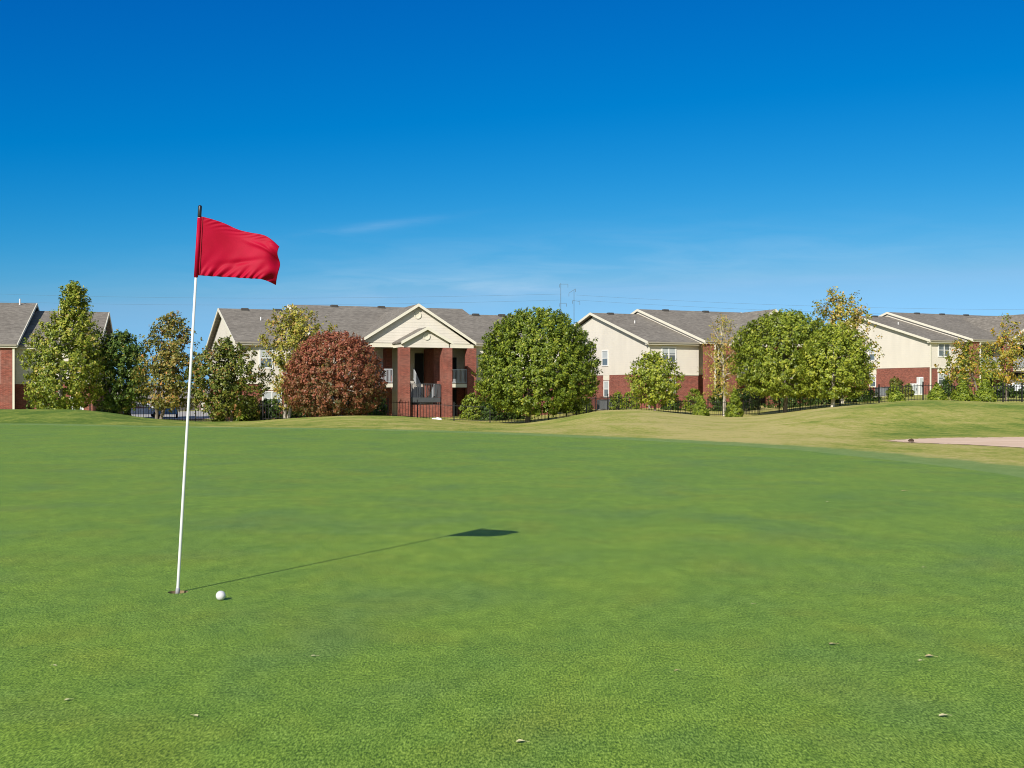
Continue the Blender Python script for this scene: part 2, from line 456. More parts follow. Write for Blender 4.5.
vattr(gme, 'green_d', np.maximum(SDG, -0.5))
gpx = np.clip(512 + F*gx/np.maximum(gy, 6), -400, 1500)
dorm = np.interp(gpx, [0, 150, 260, 420, 560, 700, 840, 900, 1024], [0.12, 0.24, 0.50, 0.52, 0.64, 0.88, 0.72, 0.58, 0.60])
dorm = dorm - 0.28*np.exp(-((gx-17)/5.0)**2-((gy-47)/6.0)**2) - 0.22*np.exp(-((gx-3.6)/2.5)**2-((gy-57)/5)**2)
# greener mown band beyond the bunker
dorm = np.where((gpx > 850) & (gy > 30) & (gy < 37), dorm - 0.24*np.clip((gpx-850)/60, 0, 1), dorm)
dorm = np.where((gy > 66), np.clip(dorm, 0.45, 0.8), dorm)
vattr(gme, 'dormant', dorm)
vattr(gme, 'bunk_d', np.clip(poly_sd([(p[0], p[1]) for p in BUNK], gx, gy), -0.2, 5))
go = bpy.data.objects.new('rough_ground', gme); COL.objects.link(go); tag(go, kind='structure')

# putting green: flat sheet with a real hole
HX, HYD = (178 - 512) / F * 6.6, 6.6
HOLE_R = 0.054
def green_mat():
    m, nt, b, _ = new_mat('putting green turf')
    co = objco(nt)
    big = noise(nt, mapping(nt, co, (1, 0.8, 1), (0, 0, 0.35)), 0.55, 4, 0.55, 0.6)
    mid = noise(nt, mapping(nt, co, (1, 0.65, 1)), 2.6, 4, 0.6, 0.3)
    fine = noise(nt, mapping(nt, co, (1, 0.3, 1)), 150, 2, 0.7)
    f2 = noise(nt, mapping(nt, co, (1, 0.33, 1), (0, 0, 0.2)), 90, 4, 0.85)
    f3 = noise(nt, mapping(nt, co, (1, 0.5, 1)), 9, 5, 0.8)
    base = ramp(nt, mth(nt, 'ADD', mth(nt, 'MULTIPLY', big, 0.55), mth(nt, 'MULTIPLY', mid, 0.45)),
                [(0.30, (0.124, 0.226, 0.030)), (0.45, (0.150, 0.252, 0.030)), (0.55, (0.172, 0.275, 0.029)), (0.70, (0.210, 0.298, 0.030))])
    # blotches: yellowish and bluish
    yb = noise(nt, mapping(nt, co, (1, 0.9, 1), (0, 0, 0.8), (7, 3, 0)), 1.25, 3, 0.5, 0.4)
    base = mixc(nt, ramp(nt, yb, [(0.50, gray(0)), (0.75, gray(0.55))]), base, (0.205, 0.245, 0.026))
    bb = noise(nt, mapping(nt, co, (1, 0.8, 1), (0, 0, 0.2), (31, 13, 0)), 0.9, 4, 0.5, 0.4)
    base = mixc(nt, ramp(nt, bb, [(0.52, gray(0)), (0.72, gray(0.6))]), base, (0.108, 0.195, 0.050))
    sp = mth(nt, 'ADD', mth(nt, 'MULTIPLY', fine, 0.48), mth(nt, 'ADD', mth(nt, 'MULTIPLY', f2, 0.36), mth(nt, 'MULTIPLY', f3, 0.16)))
    g = ramp(nt, sp, [(0.38, (0.14, 0.24, 0.08)), (0.46, (0.56, 0.64, 0.42)), (0.51, (1.02, 1.02, 0.95)), (0.56, (1.55, 1.42, 1.65)), (0.63, (2.4, 2.0, 3.0))])
    col = mixc(nt, 1.0, base, g, 'MULTIPLY')
    nt.links.new(col, b.inputs['Base Color'])
    bump(nt, b, sp, 0.45, 0.004)
    b.inputs['Roughness'].default_value = 0.7; b.inputs['Specular IOR Level'].default_value = 0.15
    b.inputs['Sheen Weight'].default_value = 0.02; b.inputs['Sheen Roughness'].default_value = 0.5; b.inputs['Sheen Tint'].default_value = (0.75, 0.95, 0.45, 1)
    return m
bm = bmesh.new()
def loop(pts, z):
    vs = [bm.verts.new((p[0], p[1], z)) for p in pts]
    return [bm.edges.new((vs[i], vs[(i+1) % len(vs)])) for i in range(len(vs))]
es = loop(GREEN, 0.0) + loop([(HX+HOLE_R*math.cos(2*math.pi*k/72), HYD+HOLE_R*math.sin(2*math.pi*k/72)) for k in range(72)], 0.0)
bmesh.ops.triangle_fill(bm, use_beauty=True, edges=es)
for f in bm.faces:
    if f.normal.z < 0: f.normal_flip()
me = bpy.data.meshes.new('putting_green'); bm.to_mesh(me); bm.free()
me.materials.append(green_mat())
pg = bpy.data.objects.new('putting_green', me); COL.objects.link(pg); tag(pg, kind='structure')

# bunker
def sand_mat():
    m, nt, b, _ = new_mat('bunker sand')
    co = objco(nt)
    n1 = noise(nt, mapping(nt, co, (0.6, 1.6, 1)), 1.4, 4); n2 = noise(nt, co, 40, 3)
    v = mth(nt, 'ADD', mth(nt, 'MULTIPLY', n1, 0.7), mth(nt, 'MULTIPLY', n2, 0.3))
    nt.links.new(ramp(nt, v, [(0.3, (0.60, 0.42, 0.28)), (0.7, (0.80, 0.60, 0.46))]), b.inputs['Base Color'])
    bump(nt, b, v, 0.6, 0.04); b.inputs['Roughness'].default_value = 0.95; b.inputs['Specular IOR Level'].default_value = 0.05
    return m
bm = bmesh.new()
bmesh.ops.triangle_fill(bm, use_beauty=True, edges=loop(BUNK, 0.003))
for f in bm.faces:
    if f.normal.z < 0: f.normal_flip()
me = bpy.data.meshes.new('bunker_sand'); bm.to_mesh(me); bm.free(); me.materials.append(sand_mat())
o = bpy.data.objects.new('bunker_sand', me); COL.objects.link(o); tag(o, kind='structure')

# ------------------------------------------------------------------ flagstick, hole, ball
def tube_obj(name, mat, pts, rad, parent, n=20):
    return MB().tube(pts, rad, n).build(name, mat, parent, smooth=True)
hc = empty('golf_hole', (HX, HYD, 0), label='round golf hole cut in the green at the foot of the flagstick', cat='golf hole')
def ring(r, z0, z1, mat, name, inner=0.002):
    mb = MB(); n = 64
    vs = []
    for (rr, z) in ((r, z1), (r, z0), (r+inner, z0), (r+inner, z1)):
        vs += [(rr*math.cos(2*math.pi*k/n), rr*math.sin(2*math.pi*k/n), z) for k in range(n)]
    fs = []
    for q in range(4):
        for k in range(n):
            a_, b_ = q*n+k, q*n+(k+1) % n; c_, d_ = ((q+1) % 4)*n+(k+1) % n, ((q+1) % 4)*n+k
            fs.append((a_, b_, c_, d_))
    mb.add(vs, fs)
    return mb
soil = mottled('hole soil', (0.24, 0.18, 0.10), 0.35, 60, 0.95, 0.05, 300)
ring(HOLE_R, -0.03, -0.0005, soil, 'soil').build('soil_wall', soil, hc, smooth=False)
lin = ring(HOLE_R-0.001, -0.19, -0.03, None, 'l')
lin.add([((HOLE_R)*math.cos(2*math.pi*k/32), HOLE_R*math.sin(2*math.pi*k/32), -0.19) for k in range(32)], [tuple(range(32))])
lin.build('cup_liner', plain('white cup plastic', (0.6, 0.6, 0.58), 0.5), hc)

foot = Vector((HX, HYD, -0.185)); top = Vector(((200.0-512)/F*6.6, 6.6, EYE + (392-207)/F*6.6))
base_ground = Vector((HX - 0.0, HYD - 0.008, 0.0))
ax = (top - base_ground).normalized()
foot = base_ground - ax*0.185
fs_ = empty('flagstick', tuple(base_ground), label='white golf flagstick with a red flag standing in the hole on the green', cat='golf flag')
def L(p): return Vector(p) - base_ground
poleM = plain('white fibreglass', (0.66, 0.66, 0.65), 0.3, 0, 0.5)
flagtop = base_ground + ax*(2.066)
tube_obj('pole', poleM, [L(foot), L(base_ground), L(base_ground+ax*1.0), L(flagtop)], [0.0088, 0.0082, 0.0076, 0.0068], fs_)
blk = plain('black rubber', (0.015, 0.015, 0.017), 0.4)
tube_obj('finial', blk, [L(flagtop-ax*0.001), L(flagtop+ax*0.004), L(flagtop+ax*0.058), L(flagtop+ax*0.064)], [0.0085, 0.0105, 0.0105, 0.007], fs_)
tube_obj('ferrule', plain('grey ferrule', (0.35, 0.35, 0.36), 0.35), [L(base_ground-ax*0.02), L(base_ground+ax*0.018), L(base_ground+ax*0.024)], [0.0115, 0.0115, 0.0095], fs_)

def cloth_mat():
    m, nt, b, out = new_mat('red nylon')
    co = objco(nt)
    w = noise(nt, co, 9, 3)
    wv = noise(nt, mapping(nt, co, (1, 1, 0.15)), 900, 1)
    col = ramp(nt, w, [(0.3, (0.41, 0.003, 0.027)), (0.7, (0.49, 0.004, 0.038))])
    nt.links.new(col, b.inputs['Base Color'])
    b.inputs['Roughness'].default_value = 0.55; b.inputs['Specular IOR Level'].default_value = 0.12
    bump(nt, b, wv, 0.15, 0.0008)
    tr = nt.nodes.new('ShaderNodeBsdfTranslucent'); tr.inputs[0].default_value = (0.55, 0.005, 0.02, 1)
    mx = nt.nodes.new('ShaderNodeMixShader'); mx.inputs[0].default_value = 0.2
    nt.links.new(b.outputs[0], mx.inputs[1]); nt.links.new(tr.outputs[0], mx.inputs[2]); nt.links.new(mx.outputs[0], out.inputs[0])
    return m
def poly_interp(pts, u):
    u = u*(len(pts)-1) if False else u
    L_ = [0]
    for i in range(1, len(pts)): L_.append(L_[-1]+math.dist(pts[i], pts[i-1]))
    t = u*L_[-1]
    for i in range(1, len(pts)):
        if t <= L_[i]+1e-9:
            k = (t-L_[i-1])/max(L_[i]-L_[i-1], 1e-9)
            return (pts[i-1][0]*(1-k)+pts[i][0]*k, pts[i-1][1]*(1-k)+pts[i][1]*k)
    return pts[-1]
def csm(pts, n=12):
    out = []
    for i in range(len(pts)-1):
        a_, b_, c_, d_ = [Vector(pts[max(0, min(len(pts)-1, i+o_))]) for o_ in (-1, 0, 1, 2)]
        for k in range(n):
            t = k/n; out.append(tuple(0.5*((2*b_)+(c_-a_)*t+(2*a_-5*b_+4*c_-d_)*t*t+(3*b_-a_-3*c_+d_)*t*t*t)))
    out.append(tuple(pts[-1])); return out
topE = csm([(199.5, 216), (210, 218.5), (223, 222.6), (236, 228.4), (248, 231.5), (262, 234.2), (270, 238.5), (278.4, 246)])
botE = csm([(196.0, 275.2), (212, 276), (230, 276.8), (246, 278.0), (260, 278.8), (266.5, 280.6), (272.5, 283.6)])
lefE = csm([(199.5, 216), (198, 245), (196.0, 275.2)])
rigE = csm([(278.4, 246), (276.6, 254), (277.8, 263), (276.6, 272), (272.5, 283.6)])
NU, NV = 96, 64
vv = []
for j in range(NV+1):
    v = j/NV
    for i in range(NU+1):
        u = i/NU
        T = poly_interp(topE, u); B_ = poly_interp(botE, u); Lf = poly_interp(lefE, v); Rg = poly_interp(rigE, v)
        c00, c10, c01, c11 = topE[0], topE[-1], botE[0], botE[-1]
        x = (1-v)*T[0]+v*B_[0]+(1-u)*Lf[0]+u*Rg[0]-((1-u)*(1-v)*c00[0]+u*(1-v)*c10[0]+(1-u)*v*c01[0]+u*v*c11[0])
        y = (1-v)*T[1]+v*B_[1]+(1-u)*Lf[1]+u*Rg[1]-((1-u)*(1-v)*c00[1]+u*(1-v)*c10[1]+(1-u)*v*c01[1]+u*v*c11[1])
        s = u*0.43; w = v*0.34
        d = 0.05*u
        d += 0.030*math.sin(u*5.2+v*1.1-0.4)*u**0.9
        # gathers on the bottom hem, fanning up and to the right
        fan = (u*0.43 - (1-v)*0.34*0.55)
        d += 0.0095*math.sin(fan*150+2*math.sin(u*9))*math.exp(-((1-v)/0.10)**1.3)*min(1, u*8)*(1-0.55*sstep((u-.85)/.15))
        d += 0.0045*math.sin(fan*85+1.0)*math.exp(-((1-v)/0.25)**1.5)*min(1, u*6)
        # creases along the top hem
        d += 0.0030*math.sin((u*0.43+v*0.6)*145+3*math.sin(u*7))*math.exp(-((v-0.04)/0.08)**2)*min(1, u*7)*(0.4+0.6*math.exp(-((u-.2)/.25)**2))
        # long soft diagonal folds
        d += 0.008*math.exp(-((v-0.72+0.45*(u-0.4))/0.055)**2)*math.exp(-((u-0.5)/0.22)**2)
        d += -0.009*math.exp(-((v-0.20-0.35*(u-0.6))/0.05)**2)*math.exp(-((u-0.78)/0.18)**2)
        d += 0.006*math.sin(17*u+9*v)*float(sstep((u-0.55)/0.4))*(1-v)
        # fly edge curling away from the viewer
        e = float(sstep((u-0.80)/0.20)); d += 0.034*e*e*(0.35+0.65*v) - 0.016*e*math.sin(v*11)
        p = at(x, y, 6.6)
        p.y += d
        # keep the outline as seen from the side of the player while the cloth bellies
        vv.append(tuple(L(p)))
ff = [(j*(NU+1)+i, (j+1)*(NU+1)+i, (j+1)*(NU+1)+i+1, j*(NU+1)+i+1) for j in range(NV) for i in range(NU)]
clothM = cloth_mat()
fl = MB().add(vv, ff).build('flag', clothM, fs_, smooth=True)
sm = fl.modifiers.new('thickness', 'SOLIDIFY'); sm.thickness = 0.0012; sm.offset = 0
# sleeve round the pole with its stitched seam
seam = []
MB().tube([L(flagtop-ax*0.0+ax*(-0.004)), L(flagtop-ax*0.332)], [0.0105, 0.0112], 20).build('sleeve', clothM, fl, smooth=True)
sm_pts = [L(at(topE[0][0]+3.3-(0.055*k), 216.8+k, 6.6)+Vector((0, 0.002-0.003, 0))) for k in range(0, 59, 2)]
MB().tube(sm_pts, 0.0016, 6).build('seam', plain('dark red thread', (0.22, 0.003, 0.01), 0.7), fl, smooth=True)

# golf ball
bx, by = gpt(220.7, 600.2)
bm = bmesh.new(); bmesh.ops.create_icosphere(bm, subdivisions=5, radius=0.0255)
gold = math.pi*(3-math.sqrt(5)); dimp = []
for k in range(336):
    z = 1-2*(k+0.5)/336; r_ = math.sqrt(1-z*z); dimp.append(Vector((r_*math.cos(k*gold), r_*math.sin(k*gold), z)))
from mathutils.kdtree import KDTree
kd = KDTree(len(dimp))
for i, d_ in enumerate(dimp): kd.insert(d_, i)
kd.balance()
for v in bm.verts:
    n_ = v.co.normalized(); _, _, dist = kd.find(n_)
    q = dist/0.085
    if q < 1: v.co = n_*(0.0255-0.0007*(1-q*q))
for f in bm.faces: f.smooth = True
me = bpy.data.meshes.new('golf_ball'); bm.to_mesh(me); bm.free()
me.materials.append(plain('golf ball cover', (0.60, 0.59, 0.60), 0.3, 0, 0.5))
o = bpy.data.objects.new('golf_ball', me); COL.objects.link(o); o.location = (bx, by, 0.0245)
tag(o, 'white dimpled golf ball lying on the green beside the hole', 'golf ball')

# fallen leaves and bits on the green
leafM = [mottled('dry leaf tan', (0.50, 0.40, 0.20), 0.2, 60, 0.8, 0.1), mottled('dry leaf pale', (0.60, 0.56, 0.30), 0.15, 60, 0.8, 0.1), mottled('dry leaf brown', (0.30, 0.17, 0.08), 0.25, 60, 0.8, 0.1)]
def fallen_leaf(px, py, ln, mi, rz, label):
    ln *= 0.95
    x, y = gpt(px, py); rr = random.Random(int(px*7+py))
    mb = MB(); n = 9; vs = []
    for i in range(n+1):
        t = i/n; wdt = math.sin(math.pi*t**0.8)*0.30*(1+0.25*rr.uniform(-1, 1)); c = 0.16*math.sin(t*3.0)
        for s_ in (-1, -0.35, 0.35, 1):
            vs.append(((t-0.5)*ln, s_*wdt*ln, 0.004+abs(s_)*0.22*wdt*ln+c*ln*0.4+rr.uniform(0, .03)*ln))
    fs = [(i*4+k, (i+1)*4+k, (i+1)*4+k+1, i*4+k+1) for i in range(n) for k in range(3)]
    mb.add(vs, fs)
    root = mb.build('fallen_leaf', leafM[mi], None)
    root.location = (x, y, 0.0); root.rotation_euler = (0, 0, rz)
    MB().tube([(0.48*ln, 0, 0.006), (0.78*ln, 0.05*ln, 0.004)], 0.0007, 5).build('stalk', leafM[mi], root)
    tag(root, label, 'leaf', 'fallen leaves and bits scattered over the green')
for a_ in [(314, 657, .030, 1, .3, 'small pale leaf lying on the green in the left foreground, below the ball'),
           (521, 743, .036, 1, .1, 'pale leaf on the green near the bottom edge, just right of centre'),
           (833, 645, .040, 0, .2, 'tan leaf on the green at the right, upper left of the pale pair'),
           (930, 657.5, .046, 0, .0, 'longest tan leaf on the green at the far right'),
           (921, 661.5, .026, 1, .4, 'small pale leaf touching the lower left of the longest tan leaf'),
           (944, 717, .042, 1, .2, 'pale leaf on the green nearest the lower right corner'),
           (677, 671.5, .026, 0, .5, 'small tan leaf on the green right of centre'),
           (54, 666.5, .026, 1, 2.8, 'curled pale leaf on the green close to the left edge'),
           (68, 701, .028, 1, .6, 'straw-coloured bit on the green in the lower left corner'),
           (195, 717, .030, 1, 2.5, 'thin yellowish leaf on the green below the hole near the bottom'),
           (753, 604.5, .022, 1, .3, 'tiny pale fleck on the green level with the ball, right of centre'),
           (905, 491.5, .09, 0, .1, 'brown leaf lying far off on the right side of the green'),
           (828, 502.5, .05, 1, .4, 'little straw bit on the far right part of the green'),
           (924, 568, .03, 1, .4, 'small pale bit on the green at the right, level with the flag shadow and below')]:
    fallen_leaf(*a_)

# clod at the bunker
bm = bmesh.new(); bmesh.ops.create_icosphere(bm, subdivisions=3, radius=1)
for v in bm.verts:
    v.co *= 1+0.22*math.sin(v.co.x*3+1)*math.sin(v.co.y*4)+0.12*math.sin(v.co.z*7+v.co.x*5)
    v.co = Vector((v.co.x*0.06, v.co.y*0.045, max(v.co.z*0.04, -0.02)))
me = bpy.data.meshes.new('stone'); bm.to_mesh(me); bm.free(); me.materials.append(mottled('dark stone', (0.07, 0.045, 0.03), 0.3, 30, 0.9, 0.1))
o = bpy.data.objects.new('stone', me); COL.objects.link(o); o.location = (*gpt(911, 442.3), 0.035); tag(o, 'small dark stone lying at the left end of the sand bunker', 'stone')

# ------------------------------------------------------------------ buildings
class Frame:
    def __init__(s, px, D, phi):
        s.phi = phi; s.X0 = (px-512)/F*D; s.Y0 = D; s.c = math.cos(phi); s.s = math.sin(phi)
    def world(s, a, t): return (s.X0 + a*s.c - t*s.s, s.Y0 + a*s.s + t*s.c)
    def sx(s, px, t):
        k = (px-512)/F
        return (k*(s.Y0+t*s.c) - s.X0 + t*s.s)/(s.c - k*s.s)
    def z(s, py, a, t): return EYE + (HY-py)/F*s.world(a, t)[1]

def gable_roof(parent, s0, s1, t0, t1, ze, zr, axis='x', rakes=(True, True), thick=0.16, boards=True, tr=None):
    """slab roof; ridge along local x (axis x) between t0..t1, or along y"""
    m = (t0+t1)/2 if tr is None else tr
    zr = zr-thick
    poly = [(t0, ze), (m, zr), (t1, ze), (t1, ze+thick), (m, zr+thick), (t0, ze+thick)]
    mb = MB()
    mb.prism(poly, s0, s1, axis)
    # uv along the slope: rebuild by build() box projection is fine for low slopes
    r_ = mb.build('roof', M['roof'], parent)
    uv = r_.data.uv_layers[0].data
    for p in r_.data.polygons:
        if abs(p.normal.z) > 0.5:
            for li in p.loop_indices:
                c = r_.data.vertices[r_.data.loops[li].vertex_index].co
                uv[li].uv = (c.x, c.y/p.normal.z) if axis == 'x' else (c.y, c.x/p.normal.z)
    if boards:
        for e, on in ((s0, rakes[0]), (s1, rakes[1])):
            if not on: continue
            o_ = -0.03 if e == s0 else 0.03
            a_, b_ = sorted((e+o_, e+o_*-1.0))
            h = 0.23
            MB().prism([(t0, ze-h+thick+0.02), (m, zr-h+thick+0.02), (t1, ze-h+thick+0.02), (t1, ze+thick+0.02), (m, zr+thick+0.02), (t0, ze+thick+0.02)], a_, b_, axis).build('rake_board', M['trim'], r_)
        if axis == 'x':
            g = MB(); g.box(s0+0.04, s1-0.04, t0-0.09, t0+0.004, ze+0.02, ze+thick-0.02)
            g.build('gutter', M['gutter'], r_)
            g = MB(); g.box(s0+0.04, s1-0.04, t0+0.006, t0+0.5, ze-0.10, ze-0.004); g.build('soffit', M['trim'], r_)
    return r_

def window(parent, s0, s1, t, z0, z1, face='front', bars=1, blind=0.0, surround=0.05):
    """frame with pane as a sub-part; face front: plane t const facing -t; 'end': plane s const facing -s"""
    fw = 0.07
    mb = MB(); pn = MB(); bl = MB()
    def bx_(m_, a0, a1, d0, d1, z0_, z1_):
        if face == 'front': m_.box(a0, a1, t-d1, t-d0, z0_, z1_)
        else: m_.box(t-d1, t-d0, a0, a1, z0_, z1_)
    S = surround
    bx_(mb, s0-S, s0+fw, 0.0, 0.05, z0-S, z1+S); bx_(mb, s1-fw, s1+S, 0.0, 0.05, z0-S, z1+S)
    bx_(mb, s0+fw, s1-fw, 0.0, 0.05, z1-fw, z1+S); bx_(mb, s0+fw, s1-fw, 0.0, 0.05, z0-S, z0+fw)
    n = bars
    for k in range(1, n+1):
        c = s0+(s1-s0)*k/(n+1)
        bx_(mb, c-0.05, c+0.05, 0.0, 0.045, z0+fw, z1-fw)
    zm = (z0+z1)/2
    for k in range(n+1):
        a0 = s0+(s1-s0)*k/(n+1)+(0.05 if k else fw); a1 = s0+(s1-s0)*(k+1)/(n+1)-(0.05 if k < n else fw)
        bx_(mb, a0, a1, 0.0, 0.04, zm-0.03, zm+0.03)
    w_ = mb.build('window', M['trim_white'], parent)
    bx_(pn, s0+fw, s1-fw, -0.01, 0.012, z0+fw, z1-fw); pn.build('pane', M['glass'], w_)
    if blind > 0:
        bx_(bl, s0+fw+0.02, s1-fw-0.02, 0.013, 0.016, z1-fw-(z1-z0)*blind, z1-fw-0.01); bl.build('blind', M['blind'], w_)
    return w_

def ac_unit(x, y, label, s=0.85, mat='acgrey'):
    z = tz(x, y)
    r_ = empty('air_conditioner', (x, y, z), 0.2, label, 'air conditioner', 'air conditioners beside the apartment walls')
    MB().box(-s/2, s/2, -s/2, s/2, 0.08, 0.9).build('casing', M[mat], r_, bevel=0.02)
    g = MB()
    for k in range(14): g.box(-s/2+0.05, s/2-0.05, -s/2-0.02, -s/2-0.004, 0.14+k*0.05, 0.165+k*0.05)
    g.build('grille', M['steel'], r_)
    f_ = MB(); f_.tube([(0, 0, 0.9), (0, 0, 0.95)], [s*0.4, s*0.38], 16); f_.build('fan_cover', M['vent'], r_)
    MB().box(-s/2-0.1, s/2+0.1, -s/2-0.1, s/2+0.1, -0.1, 0.078).build('base_slab', M['concrete'], r_)

def apartments(nm, fr, label, py_eave, py_fl, zg, half, sB, sC, sE, pc, py_rA, py_rB, ends, side_windows, front_windows, floor_windows, vents, mirror=False):
    """fr frame at the near left front corner; sB..sC taller middle roof, sE right end; pc = pediment centre s"""
    bld = empty(nm, (fr.X0, fr.Y0, 0), fr.phi, label, 'apartment building', 'two-storey apartment buildings behind the golf course')
    ze = fr.z(py_eave, 0, 0); zf = fr.z(py_fl, 0, 0)
    zrA = fr.z(py_rA[1], fr.sx(py_rA[0], half), half); zrB = fr.z(py_rB[1], fr.sx(py_rB[0], half), half)
    pitch = (zrA-ze)/half
    tB = half-(zrB-ze)/pitch            # front eave of the taller roof
    dep = 2*half; oh = 0.45
    P0, P1 = pc-4.75, pc+4.75           # porch bay
    # ---- walls
    def shell(a0, a1, tf, tr_, zr_):
        lo = MB().box(a0, a1, tf, tr_, zg-1.5, zf)
        lo.build('brick_wall', M['brick'], bld)
        poly = [(tf-0.03, zf), (tf-0.03, ze), (half, zr_-0.35), (tr_+0.03, ze), (tr_+0.03, zf)]
        MB().prism(poly, a0-0.03, a1+0.03, 'x').build('siding_wall', M['siding'], bld)
    sP = sB+0.15                        # corner pillar under the left end of the taller roof
    shell(0, sP, 0, dep, zrA)
    shell(sP+0.04, P1, 1.2, dep-1.2, zrB-0.4)
    MB().box(sP+0.05, sP+0.75, tB+oh-0.25, tB+oh+0.45, zg-1.0, ze-0.1).build('pillar', M['brick'], bld)
    if P0 > sP+2.0:
        MB().box(sP+0.76, P0, tB+oh-0.2, 1.17, zf-0.35, zf-0.06).build('balcony_slab', M['trim'], bld)
        rl = MB(); t_ = tB+oh-0.1
        rl.box(sP+0.76, P0, t_-0.04, t_+0.04, zf+0.98, zf+1.06); rl.box(sP+0.76, P0, t_-0.03, t_+0.03, zf+0.02, zf+0.09)
        n_ = int((P0-sP-0.76)/0.105)
        for k in range(n_+1):
            x_ = sP+0.79+(P0-sP-0.82)*k/n_; rl.box(x_-0.022, x_+0.022, t_-0.02, t_+0.02, zf+0.091, zf+0.979)
        rl.build('balcony_railing', M['rail_grey'], bld)
        MB().box(sP+0.76, P0, tB+oh-0.2, tB+oh+0.1, ze-0.3, ze-0.12).build('porch_beam', M['trim'], bld)
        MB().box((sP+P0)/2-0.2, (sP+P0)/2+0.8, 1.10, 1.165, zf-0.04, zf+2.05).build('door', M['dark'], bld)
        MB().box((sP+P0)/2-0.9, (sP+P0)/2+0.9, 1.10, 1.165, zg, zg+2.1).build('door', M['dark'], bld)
    if sC > P1+0.3: shell(P1+0.02, sC, tB+oh, dep-tB-oh, zrB)
    if sE > sC+0.5: shell(sC+0.02 if sC > P1+0.3 else P1+0.02, sE, 0, dep, zrA)
    # band at the floor line
    MB().box(-0.06, sP, -0.07, -0.035, zf-0.1, zf+0.02).build('band', M['trim'], bld)
    # ---- roofs
    gable_roof(bld, -oh, sB+0.02, -oh, dep+oh, ze-oh*pitch, zrA, rakes=(True, False))
    gable_roof(bld, sB-oh+0.3, sC, tB-0.0, dep-tB, ze-0.02, zrB, rakes=(True, sE < sC+0.5))
    # little gable strip below the taller roof's left end
    poly = [(tB+0.25, ze-0.1), (half, zrB-0.24), (dep-tB-0.25, ze-0.05)]
    MB().prism(poly, sB-oh+0.45, sB-oh+0.60, 'x').build('gable_wall', M['siding'], bld)
    if sE > sC+0.5: gable_roof(bld, sC-0.02, sE+oh, -oh, dep+oh, ze-oh*pitch, zrA-0.03, rakes=(False, True))
    # ---- big pediment
    tp = tB-0.55; zt = zrB-0.62; hw = 4.6
    gable_roof(bld, tp-0.35, half*0.8, pc-hw, pc+hw, ze-0.02, zt, axis='y', rakes=(True, False), thick=0.14)
    pm = MB().prism([(pc-hw+0.35, ze+0.02), (pc, zt-0.05), (pc+hw-0.35, ze+0.02)], tp, tp+0.2, 'y').build('pediment', M['siding'], bld)
    rb = MB(); n = 20
    def roundel(cx, cz, r, t):
        mb = MB(); vs = []
        for (rr, tt) in ((r, t), (r*0.99, t-0.06), (r*0.72, t-0.06), (r*0.70, t-0.012)):
            vs += [(cx+rr*math.cos(2*math.pi*k/n), tt, cz+rr*math.sin(2*math.pi*k/n)) for k in range(n)]
        fs = [(q*n+k, q*n+(k+1) % n, (q+1)*n+(k+1) % n, (q+1)*n+k) for q in range(3) for k in range(n)]
        fs.append(tuple(3*n+k for k in range(n))); mb.add(vs, fs); return mb
    roundel(pc, ze+(zt-ze)*0.72, 0.3, tp-0.001).build('roundel_vent', M['trim'], pm)
    # beam under the pediment
    MB().box(pc-hw+0.1, pc+hw-0.1, tp-0.02, tp+0.45, ze-0.32, ze-0.022).build('porch_beam', M['trim'], bld)
    # ---- small gable, further forward
    ts = tp-2.5; hs = 1.95; zs = ze+1.12
    gable_roof(bld, ts-0.3, tp-0.04, pc-hs-0.05, pc+hs+0.05, ze-0.10, zs, axis='y', rakes=(True, False), thick=0.12)
    sp_ = MB().prism([(pc-hs+0.2, ze-0.4), (pc-hs+0.2, ze+0.0), (pc, zs-0.05), (pc+hs-0.2, ze+0.0), (pc+hs-0.2, ze-0.4)], ts, ts+0.2, 'y').build('porch_gable', M['siding'], bld)
    roundel(pc, ze+0.42, 0.27, ts-0.001).build('roundel_vent', M['trim'], sp_)
    for sg in (-1, 1):
        MB().box(pc+sg*(hs-0.2)-0.15, pc+sg*(hs-0.2)+0.15, ts+0.21, tp, ze-0.38, ze-0.12).build('side_beam', M['trim'], bld)
    # ---- pillars
    w = 0.37
    for c_, t_ in ((pc-hs+w-0.05, ts), (pc+hs-w+0.05, ts)):
        MB().box(c_-w, c_+w, t_-0.02, t_+0.8, zg-1.0, ze-0.41).build('pillar', M['brick'], bld)
    for c_ in (pc-hw+0.25, pc+hw-0.25):
        MB().box(c_-0.36, c_+0.36, tp-0.05, tp+0.62, zg-1.0, ze-0.33).build('pillar', M['brick'], bld)
    # back posts between balconies and stair
    for c_ in (pc-hs+0.3, pc+hs-0.3):
        MB().box(c_-0.25, c_+0.25, tp+0.3 if c_ > pc else 0.35, 1.2, zg-1.0, ze-0.33).build('pier_wall', M['brick'], bld)
    # ---- balconies
    for sg in (-1, 1):
        a0, a1 = sorted((pc+sg*(hs-0.03), pc+sg*(hw-0.63)))
        MB().box(a0, a1, tp+0.05, 1.18, zf-0.35, zf-0.06).build('balcony_slab', M['trim'], bld)
        rl = MB(); t_ = tp+0.12
        rl.box(a0, a1, t_-0.04, t_+0.04, zf+0.98, zf+1.06); rl.box(a0, a1, t_-0.03, t_+0.03, zf+0.02, zf+0.09)
        n_ = int((a1-a0)/0.105)
        for k in range(n_+1):
            x_ = a0+0.03+(a1-a0-0.06)*k/n_; rl.box(x_-0.022, x_+0.022, t_-0.02, t_+0.02, zf+0.091, zf+0.979)
        rl.build('balcony_railing', M['rail_grey'], bld)
